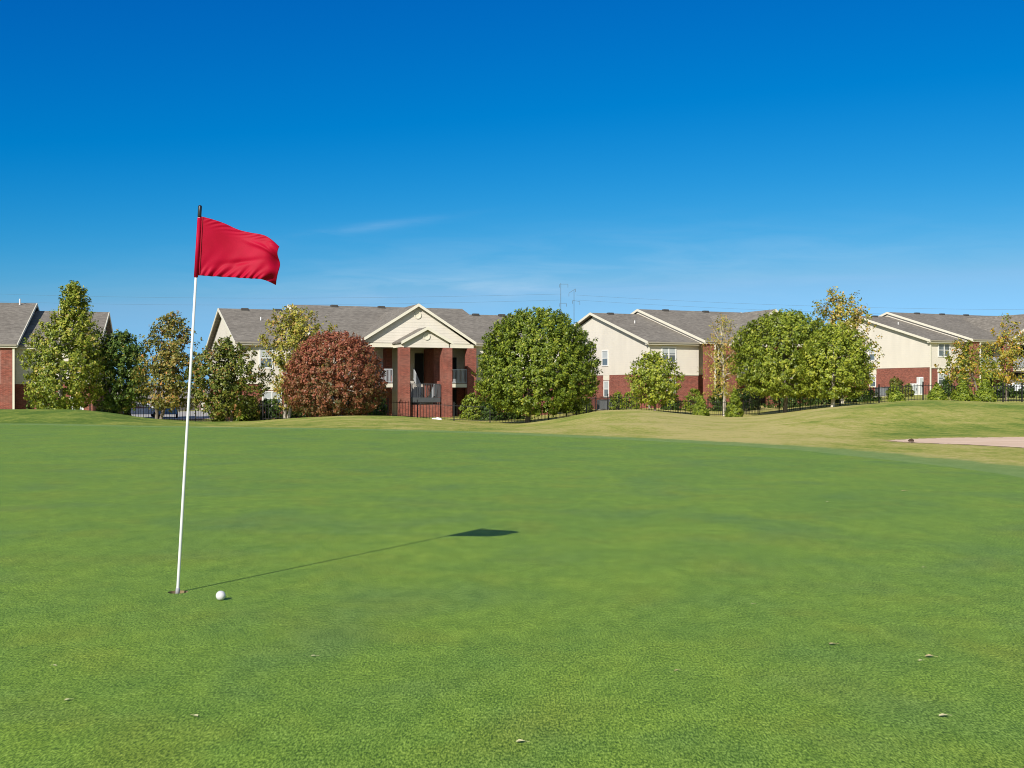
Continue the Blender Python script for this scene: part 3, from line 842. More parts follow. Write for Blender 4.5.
        # doors on both levels
        for (zz0, zz1) in ((zf-0.04, zf+2.05), (zg, zg+2.1)):
            c_ = pc+sg*(3.6)
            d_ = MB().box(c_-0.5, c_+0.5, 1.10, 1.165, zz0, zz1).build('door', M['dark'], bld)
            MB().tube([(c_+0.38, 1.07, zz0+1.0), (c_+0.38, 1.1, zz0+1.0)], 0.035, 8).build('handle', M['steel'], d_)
    # upper window beside each door
    window(bld, pc-2.6, pc-1.75, 1.17, zf+0.75, zf+1.95, 'front', 0, 0.6)
    # ---- stair well: landing, railing, flight
    MB().box(pc-hs+0.62, pc+hs-0.62, 1.08, 1.15, zg, ze-0.45).build('entry_wall', M['siding'], bld)
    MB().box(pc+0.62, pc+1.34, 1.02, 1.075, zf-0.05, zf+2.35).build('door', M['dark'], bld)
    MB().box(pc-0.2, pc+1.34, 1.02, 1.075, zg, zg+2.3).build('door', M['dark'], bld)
    lz = zg+1.45
    lt0 = ts+0.25
    MB().box(pc-hs+0.80, pc+hs-0.80, lt0, lt0+1.2, lz-0.32, lz).build('stair_landing', M['rail_dark'], bld)
    rl = MB(); a0, a1 = pc-hs+0.80, pc+hs-0.80
    for (p, q) in (((a0, lt0+0.03), (a1, lt0+0.03)), ((a0+.03, lt0+0.06), (a0+.03, lt0+1.2)), ((a1-.03, lt0+0.06), (a1-.03, lt0+1.2))):
        for hh in (0.06, 1.05): rl.bar((*p, lz+hh), (*q, lz+hh), 0.05)
        L_ = math.dist(p, q); n_ = max(2, int(L_/0.13))
        for k in range(n_+1):
            x_ = p[0]+(q[0]-p[0])*k/n_; y_ = p[1]+(q[1]-p[1])*k/n_
            rl.bar((x_, y_, lz+0.08), (x_, y_, lz+1.03), 0.03)
    rl.build('stair_railing', M['rail_dark'], bld)
    stf = MB()
    for k in range(8):
        stf.box(pc-1.0, pc-0.05, lt0+1.2+k*0.26, lt0+1.2+(k+1)*0.26, lz+k*0.16, lz+(k+1)*0.16+0.02)
        stf.box(pc+0.05, pc+1.0, lt0+1.2+k*0.26, lt0+1.2+(k+1)*0.26, lz-(k+2)*0.16, lz-(k+1)*0.16)
    fl_ = stf.build('stair_flight', M['concrete'], bld)
    hr = MB()
    for xx, sg in ((pc-1.02, 1), (pc-0.03, 1), (pc+1.02, -1)):
        hr.bar((xx, lt0+1.2, lz+1.0), (xx, lt0+1.2+2.08, lz+1.0+sg*1.28), 0.05)
        hr.bar((xx, lt0+1.2, lz+0.2), (xx, lt0+1.2+2.08, lz+0.2+sg*1.28), 0.04)
        for k in range(14):
            y_ = lt0+1.25+k*0.15; hr.bar((xx, y_, lz+0.2+sg*(k*0.0925+0.03)), (xx, y_, lz+1.0+sg*(k*0.0925+0.03)), 0.03)
    hr.build('handrail', M['rail_grey'], fl_)
    MB().box(pc-hs+0.81, pc+hs-0.81, ts+0.3, ts+0.5, zg-0.5, zg+0.95).build('low_wall', M['brick'], bld)
    # ---- downspouts
    for a_, t_ in ((-0.09, -0.10), (sP+0.83, tB+oh-0.32)):
        MB().box(a_-0.06, a_+0.06, t_-0.05, t_+0.05, zg, ze-0.1).build('downspout', M['trim'], bld)
    # ---- windows
    for (s0, s1, lev, bars, bl_) in front_windows:
        z0, z1 = lev
        window(bld, s0, s1, -0.035 if z0 > zf-0.2 else -0.004, z0, z1, 'front', bars, bl_)
    for (a0, a1, z0, z1) in floor_windows:           # cream panel above low windows
        MB().box(a0, a1, -0.05, -0.003, z0, z1).build('window_panel', M['trim'], bld)
    for (t0, t1, z0, z1) in side_windows:
        window(bld, t0, t1, -0.035 if z0 > zf-0.2 else -0.004, z0, z1, 'end', 0, 0.5, 0.03)
        if z0 < zf-0.2:
            MB().box(-0.04, -0.003, t0-0.08, t1+0.08, z1+0.085, zf-0.01).build('window_panel', M['trim'], bld)
    # ---- roof vents, pipes
    for a_ in vents:
        zr_ = zrB if sB < a_ < sC else zrA; t_ = half-0.45
        v_ = MB().box(a_-0.3, a_+0.3, t_-0.2, t_+0.2, zr_-0.35, zr_+0.03); v_.build('roof_vent', M['vent'], bld, bevel=0.05)
    for a_, t_ in ((sB*0.45, half*0.62), (sC*0.75, half-1.2)):
        zz = ze+(t_)*pitch
        MB().tube([(a_, t_, zz-0.2), (a_, t_, zz+0.32)], 0.05, 8).build('vent_pipe', M['trim_white'], bld)
    return bld, ze, zf, zrA, zrB, tB

# --- building behind the flag (nearest)
f1 = Frame(240, 89, R(20)); H1 = 10.4; zg1 = -0.8
def sz(fr, s, t, y0, y1): return (fr.z(y1, s, t), fr.z(y0, s, t))
wu = (f1.sx(259.5, 0), f1.sx(272.5, 0)); wl = (f1.sx(262.5, 0), f1.sx(281, 0))
B1 = apartments('apartment_building', f1, 'nearest apartment building, its brick-pillared porch between the maroon and big round trees', 342, 382.5, zg1, H1,
    f1.sx(290, H1), f1.sx(462, H1), f1.sx(512, H1), f1.sx(416, -1.6), (224, 308.4), (292, 304.6), None,
    [(7.0, 8.0, 2.9, 4.4)], [(wu[0], wu[1], sz(f1, wu[0], 0, 348, 368), 0, 0.5), (wl[0], wl[1], sz(f1, wl[0], 0, 391.5, 406), 1, 0.4)],
    [(wl[0]-0.1, wl[1]+0.1, f1.z(391.3, wl[0], 0)+0.1, f1.z(383.6, wl[0], 0))],
    [f1.sx(p, H1) for p in (244, 277, 333, 380, 474, 500)])
# --- middle
f2 = Frame(649.5, 106, R(24)); H2 = 10.4; zg2 = -0.35
w2 = (f2.sx(661.5, 0), f2.sx(675.5, 0))
def tt(fr, px):   # depth t along the left end wall (s=0) seen at column px
    k = (px-512)/F
    return (fr.X0-k*fr.Y0)/(k*fr.c+fr.s)
def side(fr, p0, p1, y0, y1):
    a_, b_ = sorted((tt(fr, p0), tt(fr, p1))); m_ = (a_+b_)/2; D = fr.Y0+m_*fr.c
    return (a_, b_, EYE+(HY-y1)/F*D, EYE+(HY-y0)/F*D)
B2 = apartments('apartment_building', f2, 'middle apartment building with a wide plain cream gable end and one young tree in front', 342, 374, zg2, H2,
    f2.sx(636, H2)+0.3, f2.sx(771, -1.8)+5.2, f2.sx(771, -1.8)+5.2, f2.sx(771, -1.8), (594, 312.8), (640, 309.2), None,
    [side(f2, 602.5, 608.5, 350.5, 366), side(f2, 604, 609, 381, 397)], [(w2[0], w2[1], sz(f2, w2[0], 0, 347, 362.5), 1, 0.35), (f2.sx(667, 0), f2.sx(675.5, 0), sz(f2, w2[0], 0, 379, 393), 0, 0.3)],
    [], [f2.sx(p, H2) for p in (608, 663, 703)])
# --- right
f3 = Frame(930.5, 122, R(25)); H3 = 10.7; zg3 = 0.85
w3 = (f3.sx(938, 0), f3.sx(949.5, 0))
B3 = apartments('apartment_building', f3, 'farthest right apartment building behind the yellow and orange young trees', 340.4, 367.2, zg3, H3,
    f3.sx(886, H3)+0.3, f3.sx(1085, H3), f3.sx(1110, H3), f3.sx(1037, -1.8), (858, 315.6), (890, 312.2), None,
    [side(f3, 869, 875.5, 347, 360.5), side(f3, 870, 876, 375.5, 387)], [(w3[0], w3[1], sz(f3, w3[0], 0, 343.5, 356.5), 1, 0.0), (w3[0], w3[1], sz(f3, w3[0], 0, 373.5, 385), 1, 0.3)],
    [(w3[0]-0.1, w3[1]+0.1, f3.z(373.2, w3[0], 0)+0.1, f3.z(368.6, w3[0], 0))],
    [f3.sx(p, H3) for p in (872, 914, 939, 963)])

# --- left edge building: near part at the picture edge, lower wing to the right
f0 = Frame(14, 89, R(15)); H0 = 10.8
b0 = empty('apartment_building', (f0.X0, f0.Y0, 0), f0.phi, 'apartment building cut off by the left picture edge behind a tall sycamore', 'apartment building', 'two-storey apartment buildings behind the golf course')
ze0 = f0.z(346.5, 0, 0); zrB0 = f0.z(303.2, 0, H0); zrA0 = f0.z(311, f0.sx(60, H0), H0); zf0 = f0.z(384, 0, 0); zg0 = -1.2
pit = (zrA0-ze0)/H0; sR = f0.sx(109, H0)
MB().box(0.02, sR-0.5, 0.6, 2*H0, zg0-1, zf0).build('brick_wall', M['brick'], b0)
MB().prism([(0.57, zf0), (0.57, ze0), (H0, zrA0-0.35), (2*H0, ze0), (2*H0, zf0)], 0.02, sR-0.47, 'x').build('siding_wall', M['siding'], b0)
MB().box(-14, 0, -0.6, 2*H0, zg0-1, zf0).build('brick_wall', M['brick'], b0)
MB().prism([(-0.63, zf0), (-0.63, ze0), (H0, zrB0-0.35), (2*H0, ze0), (2*H0, zf0)], -14, 0.0, 'x').build('siding_wall', M['siding'], b0)
MB().box(-0.85, -0.02, -0.72, -0.635, zg0-1, ze0).build('corner_pilaster', M['brick'], b0)
MB().box(0.0, 0.14, -0.80, -0.66, zg0-1, ze0).build('downspout', M['trim'], b0)
gable_roof(b0, 0.25, sR, 0.2, 2*H0+.4, ze0-0.05, zrA0, rakes=(False, True))
gable_roof(b0, -14, 0.35, -0.95, 2*H0+1, ze0-0.02, zrB0, rakes=(False, True), tr=H0)
a0_ = f0.sx(70, 0.6); a1_ = f0.sx(83, 0.6)
window(b0, a0_, a1_, 0.6-0.004, zg0+0.7, zg0+1.9, 'front', 1, 0.7)
window(b0, f0.sx(44, .6), f0.sx(55, .6), 0.56, zf0+0.8, zf0+2.2, 'front', 1, 0.5)
window(b0, -3.2, -2.0, -0.635, zf0+0.8, zf0+2.2, 'front', 1, 0.4)
MB().tube([(-0.9, H0-0.6, zrB0-0.2), (-0.9, H0-0.6, zrB0+0.3)], 0.06, 8).build('vent_pipe', M['trim_white'], b0)

# garage block and parking far left
gr = empty('garage', (at(150, 400, 150).x, 150, 0), R(6), 'low brown-roofed garage block seen beyond the parked cars at the left', 'garage')
zgg = -1.6
MB().box(-6, 9, 0, 7, zgg-1, zgg+2.0).build('wall', mottled('mauve brown brick', (0.16, 0.105, 0.09), 0.15, 1), gr)
MB().prism([(-0.6, zgg+1.9), (3.5, zgg+3.2), (7.6, zgg+1.9)], -6.5, 9.5, 'x').build('roof', M['roof'], gr)
for k in range(5):
    d_ = MB().box(-5.4+k*2.9, -3.0+k*2.9, -0.05, -0.004, zgg+0.02, zgg+1.85).build('garage_door', M['vent'] if k % 2 else M['concrete'], gr)
pk = MB(); n = 24
pkv = []
for i in range(n+1):
    for j in range(5):
        X_ = -54+i*(40/n); Y_ = 106+j*10; pkv.append((X_, Y_, tz(X_, Y_)+0.05))
pk.add(pkv, [(i*5+j, (i+1)*5+j, (i+1)*5+j+1, i*5+j+1) for i in range(n) for j in range(4)])
o = pk.build('parking_lot', M['concrete'], None, smooth=True); tag(o, kind='structure')

# utility cabinets and air conditioners
for px, py, D, lb in ((603, 403, 105, 'grey air conditioner at the foot of the middle gable end, nearest the big round tree'), (612, 403, 104.5, 'grey air conditioner at the foot of the middle gable end, nearer the hedge balls')):
    p = at(px, py, D); ac_unit(p.x, p.y, lb)
for px, D, lb in ((881, 119, 'grey air conditioner at the right building, nearest the round trees'), (888, 119, 'grey air conditioner at the right building, second from the round trees'), (895, 119, 'grey air conditioner at the right building, partly behind the brownish shrub')):
    p = at(px, 392, D); ac_unit(p.x, p.y, lb)
def cabinet(px, py0, py1, D, wpx, label):
    p = at(px, py1, D); z0 = tz(p.x, p.y); h = max(0.5, at(px, py0, D).z-z0); w = wpx/F*D/2
    r_ = empty('utility_cabinet', (p.x, p.y, z0), 0.2, label, 'utility cabinet')
    MB().box(-w, w, -0.25, 0.25, -0.1, h).build('casing', M['trim_white'], r_, bevel=0.02)
    d_ = MB().box(-w+0.06, w-0.06, -0.275, -0.252, 0.15, h-0.1).build('door', M['blind'], r_)
    MB().box(w-0.2, w-0.15, -0.30, -0.276, h*0.5-0.1, h*0.5+0.1).build('handle', M['vent'], d_)
cabinet(914, 383.5, 393, 116, 6, 'low white utility box against the right brick wall beside the tall cabinet')
cabinet(920, 377, 393, 116, 4.6, 'tall narrow white cabinet against the right brick wall')

# ------------------------------------------------------------------ vegetation
def leaf_mesh(name, C, size, mat, tone, out_dir=None, parent=None, aspect=0.75, droop=0.3):
    n = len(C)
    nrm = RNG.normal(size=(n, 3)); nrm[:, 2] += 0.5
    if out_dir is not None: nrm = nrm*0.5 + out_dir*1.0
    nrm /= np.linalg.norm(nrm, axis=1)[:, None]+1e-9
    a_ = RNG.normal(size=(n, 3)); a_ -= nrm*np.sum(a_*nrm, 1)[:, None]; a_ /= np.linalg.norm(a_, axis=1)[:, None]+1e-9
    b_ = np.cross(nrm, a_)
    s = (size*RNG.uniform(0.65, 1.35, n))[:, None]*0.5
    A_ = a_*s; B_ = b_*s*aspect; fold = nrm*s*0.35
    V = np.stack([C-A_*1.2, C+B_-fold*.4, C+A_*1.2, C-B_-fold*.4], 1).reshape(-1, 3)
    Fc = np.arange(4*n).reshape(n, 4)
    me = np_mesh(name, V, Fc, mat, smooth=False)
    at_ = me.attributes.new('tone', 'FLOAT', 'FACE'); at_.data.foreach_set('value', np.clip(tone, 0, 1).astype(np.float32))
    o = bpy.data.objects.new(name, me); COL.objects.link(o)
    if parent: o.parent = parent
    return o

def profile_r(kind, h):
    h = np.clip(h, 0, 1)
    if kind == 'round':   # wide near 0.4, rounded top
        return np.where(h < 0.35, np.sqrt(np.clip(1-((0.35-h)/0.42)**2, 0, 1)), np.sqrt(np.clip(1-((h-0.35)/0.66)**2.2, 0, 1)))
    if kind == 'oval':
        return np.sqrt(np.clip(1-((h-0.45)/0.56)**2, 0, 1))
    if kind == 'pyramid':
        return np.where(h < 0.25, 0.75+h, 1.0-((h-0.25)/0.78)**1.15)*np.where(h > .78, .9, 1)
    if kind == 'spire':   # broad below, narrow leader on top
        return np.interp(h, [0, .1, .3, .45, .58, .68, .76, .86, .94, 1], [.55, .82, 1, .97, .80, .58, .36, .34, .24, .05])
    if kind == 'loose':
        return np.interp(h, [0, .12, .35, .55, .72, .86, .95, 1], [.5, .75, .95, 1, .78, .5, .32, .08])
    if kind == 'vase':
        return np.interp(h, [0, .15, .4, .65, .85, .95, 1], [.3, .5, .72, 1, .85, .55, .1])
    if kind == 'cone':
        return np.where(h < 0.12, 0.8+h*1.6, 1.0-((h-0.12)/0.9)**1.1)
    if kind == 'dome':
        return np.sqrt(np.clip(1-(h)**2.6, 0, 1))
    return np.ones_like(h)

M['leaf_fresh'] = leaf_mat('fresh sycamore leaves', [(0, (0.045, 0.08, 0.013)), (0.5, (0.125, 0.18, 0.024)), (0.85, (0.23, 0.27, 0.045)), (1, (0.28, 0.25, 0.08))])
def crown_points(r, h, kind, nclump, per, csize, lump, shell, rs, up=0.5):
    """returns leaf centres and outward directions; clumps of leaves, thicker at the surface"""
    hh = rs.uniform(0, 1, nclump*3); pr = profile_r(kind, hh)
    keep = rs.uniform(0, 1, nclump*3) < pr*0.9+0.1
    hh = hh[keep][:nclump]; n = len(hh); pr = profile_r(kind, hh)
    th = rs.uniform(0, 2*math.pi, n)
    ph = rs.uniform(0, 6.28, 6)
    lum = 1+0.05*np.maximum(rs.normal(size=n), 0)+lump*(0.5*np.sin(2*th+ph[0]+4*hh)+0.3*np.sin(3*th+ph[1]-7*hh)+0.35*np.sin(5*th+9*hh+ph[2])+0.25*rs.normal(size=n))
    q = 1-shell*rs.uniform(0, 1, n)**1.6
    R_ = pr*r*lum*q
    C = np.stack([R_*np.cos(th), R_*np.sin(th), hh*h], 1)
    outd = np.stack([np.cos(th), np.sin(th), (hh-0.35)*1.6], 1); outd /= np.linalg.norm(outd, axis=1)[:, None]
    k = rs.integers(int(per*0.6), int(per*1.4)+1, n)
    idx = np.repeat(np.arange(n), k)
    cs = csize*rs.uniform(0.6, 1.35, n)
    off = rs.normal(size=(len(idx), 3))*0.5
    # clumps point outwards and up like shoots
    ax_ = outd+np.array([0, 0, up]); ax_ /= np.linalg.norm(ax_, axis=1)[:, None]
    along = rs.uniform(-0.5, 1.0, len(idx))[:, None]
    taper = (1.05-0.65*np.clip(along, 0, 1))
    P = C[idx]+(off*taper*0.8+ax_[idx]*along*1.1)*cs[idx][:, None]
    tone_c = rs.normal(size=n)*0.14
    return P, outd[idx], tone_c[idx], C

def tree(px, D, ytop, ybot, wpx, kind, mat, label, ybase=None, tpx=None, nclump=200, per=45, csize=0.42, leaf=0.17, lump=0.10, shell=0.5,
         bark='bark', name='tree', cat='tree', trunks=1, tr_r=0.14, seed=1, limbs=14, tone=0.5, tonev=0.2, group='trees along the apartment fence', up=0.5, top_tone=0.0, lean_px=0.0):
    rs = np.random.default_rng(seed); rr = random.Random(seed)
    x = (px-512)/F*D; tx = ((tpx if tpx is not None else px)-512)/F*D
    z0 = tz(tx, D); zt = EYE+(HY-ytop)/F*D; zb = EYE+(HY-ybot)/F*D
    r = wpx/2/F*D; h = zt-zb
    root = empty(name, (tx, D, z0), 0, label, cat, group)
    P, outd, tc, C = crown_points(r*0.93, h-csize*0.8, kind, nclump, per, csize, lump, shell, rs, up)
    P[:, 0] += x-tx; P[:, 2] += zb-z0; C[:, 0] += x-tx; C[:, 2] += zb-z0
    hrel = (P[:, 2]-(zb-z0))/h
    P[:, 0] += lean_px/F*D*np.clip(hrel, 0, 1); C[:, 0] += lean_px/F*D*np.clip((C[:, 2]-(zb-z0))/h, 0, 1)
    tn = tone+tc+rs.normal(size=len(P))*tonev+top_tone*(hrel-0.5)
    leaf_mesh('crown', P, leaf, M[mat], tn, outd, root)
    mb = MB()
    for k in range(trunks):
        a_ = 2*math.pi*k/max(trunks, 1)+rr.uniform(0, 1)
        lean = 0 if trunks == 1 else 0.55
        base = Vector((rr.uniform(-.05, .05)+(0.12*math.cos(a_) if trunks > 1 else 0), 0.1*math.sin(a_) if trunks > 1 else 0, -0.3))
        topz = (zb-z0)+h*0.82
        tp_ = Vector((x-tx+lean*math.cos(a_)*r*0.5, lean*math.sin(a_)*r*0.5, topz))
        pts = [base, base+Vector((0, 0, 0.32))]
        for q in (0.25, 0.5, 0.75, 1.0):
            pts.append(base.lerp(tp_, q)+Vector((rr.uniform(-.12, .12), rr.uniform(-.12, .12), 0))*min(1, r/3))
        rad = [tr_r*1.5, tr_r*1.12, tr_r*0.95, tr_r*0.7, tr_r*0.42, tr_r*0.12]
        mb.tube(pts, rad, 10)
        nl = limbs//trunks
        sel = rs.choice(len(C), min(nl, len(C)), replace=False)
        for si in sel:
            c = Vector(C[si]); f_ = max(0.12, min(0.85, (c.z-(zb-z0))/h*0.75+0.05)); seg = 2+f_*3
            i0 = int(seg); fr_ = seg-i0; i0 = min(i0, len(pts)-2)
            st = pts[i0].lerp(pts[i0+1], fr_)
            mid = st.lerp(c, 0.5)+Vector((rr.uniform(-.2, .2), rr.uniform(-.2, .2), -0.12*(c-st).length))
            rb_ = tr_r*(0.5-0.25*f_)
            mb.tube([st, mid, c], [rb_, rb_*0.6, rb_*0.15], 6)
    mb.build('trunk', M[bark], root, smooth=True)
    return root

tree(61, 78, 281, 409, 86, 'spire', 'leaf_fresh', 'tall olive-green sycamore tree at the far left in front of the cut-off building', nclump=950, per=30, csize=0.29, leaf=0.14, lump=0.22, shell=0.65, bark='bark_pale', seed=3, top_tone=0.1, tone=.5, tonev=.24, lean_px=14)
tree(121, 80, 331, 410, 54, 'oval', 'leaf_dark', 'dark green tree between the tall left sycamore and the orange-tinged tree', nclump=560, per=30, csize=0.28, leaf=0.14, lump=0.26, shell=0.75, seed=4, tone=.55)
tree(171, 77, 311, 409, 66, 'loose', 'leaf_orange', 'loose sycamore tree with orange-tinged leaves just left of the white flagstick', tpx=158, nclump=430, per=20, csize=0.36, leaf=0.16, lump=0.25, shell=0.95, bark='bark', seed=5, trunks=2, tr_r=0.1, tone=.28, tonev=.26, limbs=24)
tree(227, 74, 338, 416, 76, 'loose', 'leaf_brown', 'low green tree with brownish tips just right of the white flagstick, before the building corner', tpx=229, nclump=520, per=28, csize=0.28, leaf=0.14, lump=0.32, shell=0.9, seed=6, trunks=2, tr_r=0.1, tone=.5, tonev=.24)
tree(297, 81, 305, 412, 72, 'vase', 'leaf_olive', 'yellow-green sycamore with a pale forked trunk behind the maroon tree', tpx=287, nclump=480, per=20, csize=0.36, leaf=0.155, lump=0.22, shell=0.95, bark='bark_pale', seed=7, trunks=2, tr_r=0.11, tone=.64, tonev=.2, limbs=24)
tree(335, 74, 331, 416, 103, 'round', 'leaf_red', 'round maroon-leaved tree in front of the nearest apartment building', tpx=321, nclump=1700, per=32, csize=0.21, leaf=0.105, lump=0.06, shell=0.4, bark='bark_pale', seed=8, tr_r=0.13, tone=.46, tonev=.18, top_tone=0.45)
tree(537.5, 77, 308, 413, 124, 'round', 'leaf_green', 'biggest dense round green tree, right of the nearest apartment building', tpx=528, nclump=2250, per=36, csize=0.25, leaf=0.125, lump=0.055, shell=0.42, seed=9, tr_r=0.17, tone=.42, tonev=.2)
tree(655, 92, 351, 404, 60, 'loose', 'leaf_light', 'small bright green young tree before the middle apartment building', tpx=655, nclump=420, per=22, csize=0.30, leaf=0.15, lump=0.22, shell=0.9, seed=10, tr_r=0.09, tone=.5)
tree(723, 93, 312, 398, 44, 'loose', 'leaf_olive', 'thin half-bare tree with a grey trunk at the porch of the middle building', tpx=724, nclump=270, per=15, csize=0.34, leaf=0.11, lump=0.28, shell=0.95, bark='bark_pale', seed=11, tr_r=0.12, tone=.78, tonev=.2, limbs=34)
tree(786, 84, 311, 396, 104, 'oval', 'leaf_light', 'large bright green tree before the middle building pediment', tpx=785, nclump=1450, per=36, csize=0.29, leaf=0.135, lump=0.15, shell=0.5, seed=12, tr_r=0.13, tone=.34)
tree(835, 79, 324, 397, 72, 'oval', 'leaf_light', 'yellow-green tree on the mound, its pale trunk clear of the grass', tpx=832.5, nclump=720, per=34, csize=0.28, leaf=0.13, lump=0.15, shell=0.55, bark='bark_pale', seed=13, tr_r=0.13, tone=.44)
tree(840, 94, 288, 392, 68, 'oval', 'leaf_olive', 'tallest sycamore with a sparse browning top, rising behind the two bright green trees', tpx=842, nclump=420, per=20, csize=0.42, leaf=0.17, lump=0.22, shell=0.95, bark='bark_pale', seed=14, tr_r=0.13, tone=.66, tonev=.28, limbs=30)
tree(963, 80, 338, 386, 46, 'loose', 'leaf_yellow', 'small tree turning orange and green, left of the taller yellow tree at the right', tpx=982, nclump=140, per=15, csize=0.32, leaf=0.14, lump=0.3, shell=0.95, seed=15, tr_r=0.07, tone=.22, tonev=.28, limbs=20)
tree(1008, 86, 315, 384, 60, 'loose', 'leaf_yellow', 'taller yellow-leaved tree at the right edge of the picture', tpx=1006, nclump=180, per=15, csize=0.36, leaf=0.145, lump=0.28, shell=0.95, bark='bark', seed=16, tr_r=0.08, tone=.36, tonev=.26, limbs=26)
tree(985, 96, 345, 392, 34, 'oval', 'leaf_light', 'low light green tree between the two yellow trees at the right', nclump=70, per=18, csize=0.4, leaf=0.18, lump=0.25, shell=0.95, seed=17, tr_r=0.07, tone=.4, limbs=12)

def shrub(px, D, ytop, ybot, wpx, mat, label, kind='dome', seed=1, nclump=40, per=40, csize=0.2, leaf=0.12, group='shrubs in front of the apartments', tone=.5, depth=None, lump=0.1, name='shrub'):
    rs = np.random.default_rng(seed)
    x = (px-512)/F*D; z0 = tz(x, D); zb = min(z0, EYE+(HY-ybot)/F*D); zt = EYE+(HY-ytop)/F*D
    r = wpx/2/F*D; h = max(0.4, zt-z0)
    root = empty(name, (x, D, z0), 0, label, 'shrub', group)
    P, outd, tc, C = crown_points(r*0.92, h*0.93, kind, nclump, per, csize, lump, 0.7, rs, 0.4)
    if depth: P[:, 1] *= depth; C[:, 1] *= depth
    P[:, 2] = np.maximum(P[:, 2], 0.02)
    leaf_mesh('foliage', P, leaf, M[mat], tone+tc+rs.normal(size=len(P))*0.2, outd, root)
    mb = MB()
    for k in range(5):
        c = C[rs.integers(len(C))]
        mb.tube([(0, 0, -0.2), (c[0]*0.4, c[1]*0.4, h*0.35), (c[0]*0.8, c[1]*0.8, max(0.3, min(c[2], h)*0.9))], [0.04, 0.025, 0.008], 6)
    mb.build('stem', M['bark'], root)
    return root

SH = [
 (248, 82, 396, 420, 24, 'leaf_brown', 'loose shrub at the left corner of the nearest building', 'dome'),
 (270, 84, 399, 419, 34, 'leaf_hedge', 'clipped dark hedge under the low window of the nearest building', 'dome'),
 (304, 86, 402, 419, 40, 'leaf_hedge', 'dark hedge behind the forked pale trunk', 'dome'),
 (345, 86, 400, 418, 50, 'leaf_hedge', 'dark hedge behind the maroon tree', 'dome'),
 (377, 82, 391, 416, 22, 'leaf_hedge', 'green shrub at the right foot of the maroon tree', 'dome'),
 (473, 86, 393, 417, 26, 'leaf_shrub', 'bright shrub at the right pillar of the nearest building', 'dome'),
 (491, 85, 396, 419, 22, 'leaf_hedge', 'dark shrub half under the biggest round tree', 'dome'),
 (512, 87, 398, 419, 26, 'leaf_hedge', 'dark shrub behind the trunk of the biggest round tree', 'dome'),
 (583, 90, 399, 413, 20, 'leaf_shrub', 'small shrub at the right foot of the biggest round tree', 'dome'),
 (617, 102, 392, 406, 15, 'leaf_shrub', 'small round bush by the middle gable end, next to the air conditioners', 'dome'),
 (630, 102, 391, 406, 20, 'leaf_shrub', 'larger round bush by the middle gable end, right of the small one', 'dome'),
 (672, 102, 394, 407, 22, 'leaf_hedge', 'hedge bush right behind the small young tree', 'dome'),
 (694, 101, 389, 407, 22, 'leaf_shrub', 'round bush left of the brick pillar of the middle building', 'dome'),
 (718, 102, 387, 404, 18, 'leaf_hedge', 'dark bush behind the grey trunk of the half-bare tree', 'dome'),
 (744, 100, 388, 404, 34, 'leaf_hedge', 'wide dark hedge left under the large bright green tree', 'dome'),
 (790, 98, 392, 404, 54, 'leaf_hedge', 'long dark hedge under the large bright green tree', 'dome'),
 (826, 96, 388, 403, 36, 'leaf_hedge', 'dark hedge behind the pale trunk on the mound', 'dome'),
 (862, 94, 388, 402, 36, 'leaf_hedge', 'dark hedge right of the pale trunk, ending at the fence post', 'dome'),
 (896, 104, 377, 393, 16, 'leaf_brown', 'tall brownish shrub before the right brick wall', 'dome'),
 (893, 98, 385, 396, 12, 'leaf_shrub', 'small green bush at the foot of the tall brownish shrub', 'dome'),
 (908, 102, 384, 394, 10, 'leaf_brown', 'small rusty bush beside the low white utility box', 'dome'),
 (897, 74, 394, 404, 13, 'leaf_shrub', 'low green tuft by the fence, below the tall brownish shrub', 'dome'),
 (948, 104, 378, 397, 14, 'leaf_hedge', 'dark shrub under the double window of the right building', 'dome'),
 (1004, 100, 381, 397, 24, 'leaf_hedge', 'dark shrub behind the yellow tree trunk at the right', 'dome'),
 (1030, 98, 384, 397, 26, 'leaf_hedge', 'dark shrub cut by the right edge of the picture', 'dome'),
 (240, 80, 403, 419, 12, 'leaf_shrub', 'small bright shrub at the foot of the low brown-tipped tree', 'dome'),
 (219, 80, 408, 421, 9, 'leaf_shrub', 'tiny bright green shrub behind the fence, right of the flagstick', 'dome'),
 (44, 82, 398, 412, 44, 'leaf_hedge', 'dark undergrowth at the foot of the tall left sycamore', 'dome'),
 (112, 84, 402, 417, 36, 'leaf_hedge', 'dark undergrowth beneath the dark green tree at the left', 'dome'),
]
for i, s_ in enumerate(SH):
    px, D, yt, yb, wp, mt, lb, kd_ = s_
    area = wp*(yb-yt)
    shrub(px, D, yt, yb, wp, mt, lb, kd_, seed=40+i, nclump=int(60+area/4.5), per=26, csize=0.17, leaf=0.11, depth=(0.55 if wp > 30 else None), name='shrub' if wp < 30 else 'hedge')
for i, (px, D, yt, yb, wp, lb) in enumerate([
 (701, 80, 395.5, 418.5, 17, 'small conifer-like bush before the fence, left one of the pair in the dip'),
 (734.5, 79, 387, 418.5, 17, 'taller conifer-like bush before the fence, right one of the pair in the dip'),
 (937, 66, 384, 401, 19, 'small green juniper bush on the right mound, left of two bigger ones'),
 (963, 66, 379, 402.5, 23, 'bushy juniper on the right mound, middle one of three'),
 (985, 65.5, 381, 405, 22, 'bushy juniper on the right mound, rightmost of three')]):
    shrub(px, D, yt, yb, wp, 'leaf_shrub', lb, 'cone', seed=90+i, nclump=260, per=34, csize=0.11, leaf=0.075, group='juniper bushes before the fence', lump=.18, tone=.55)

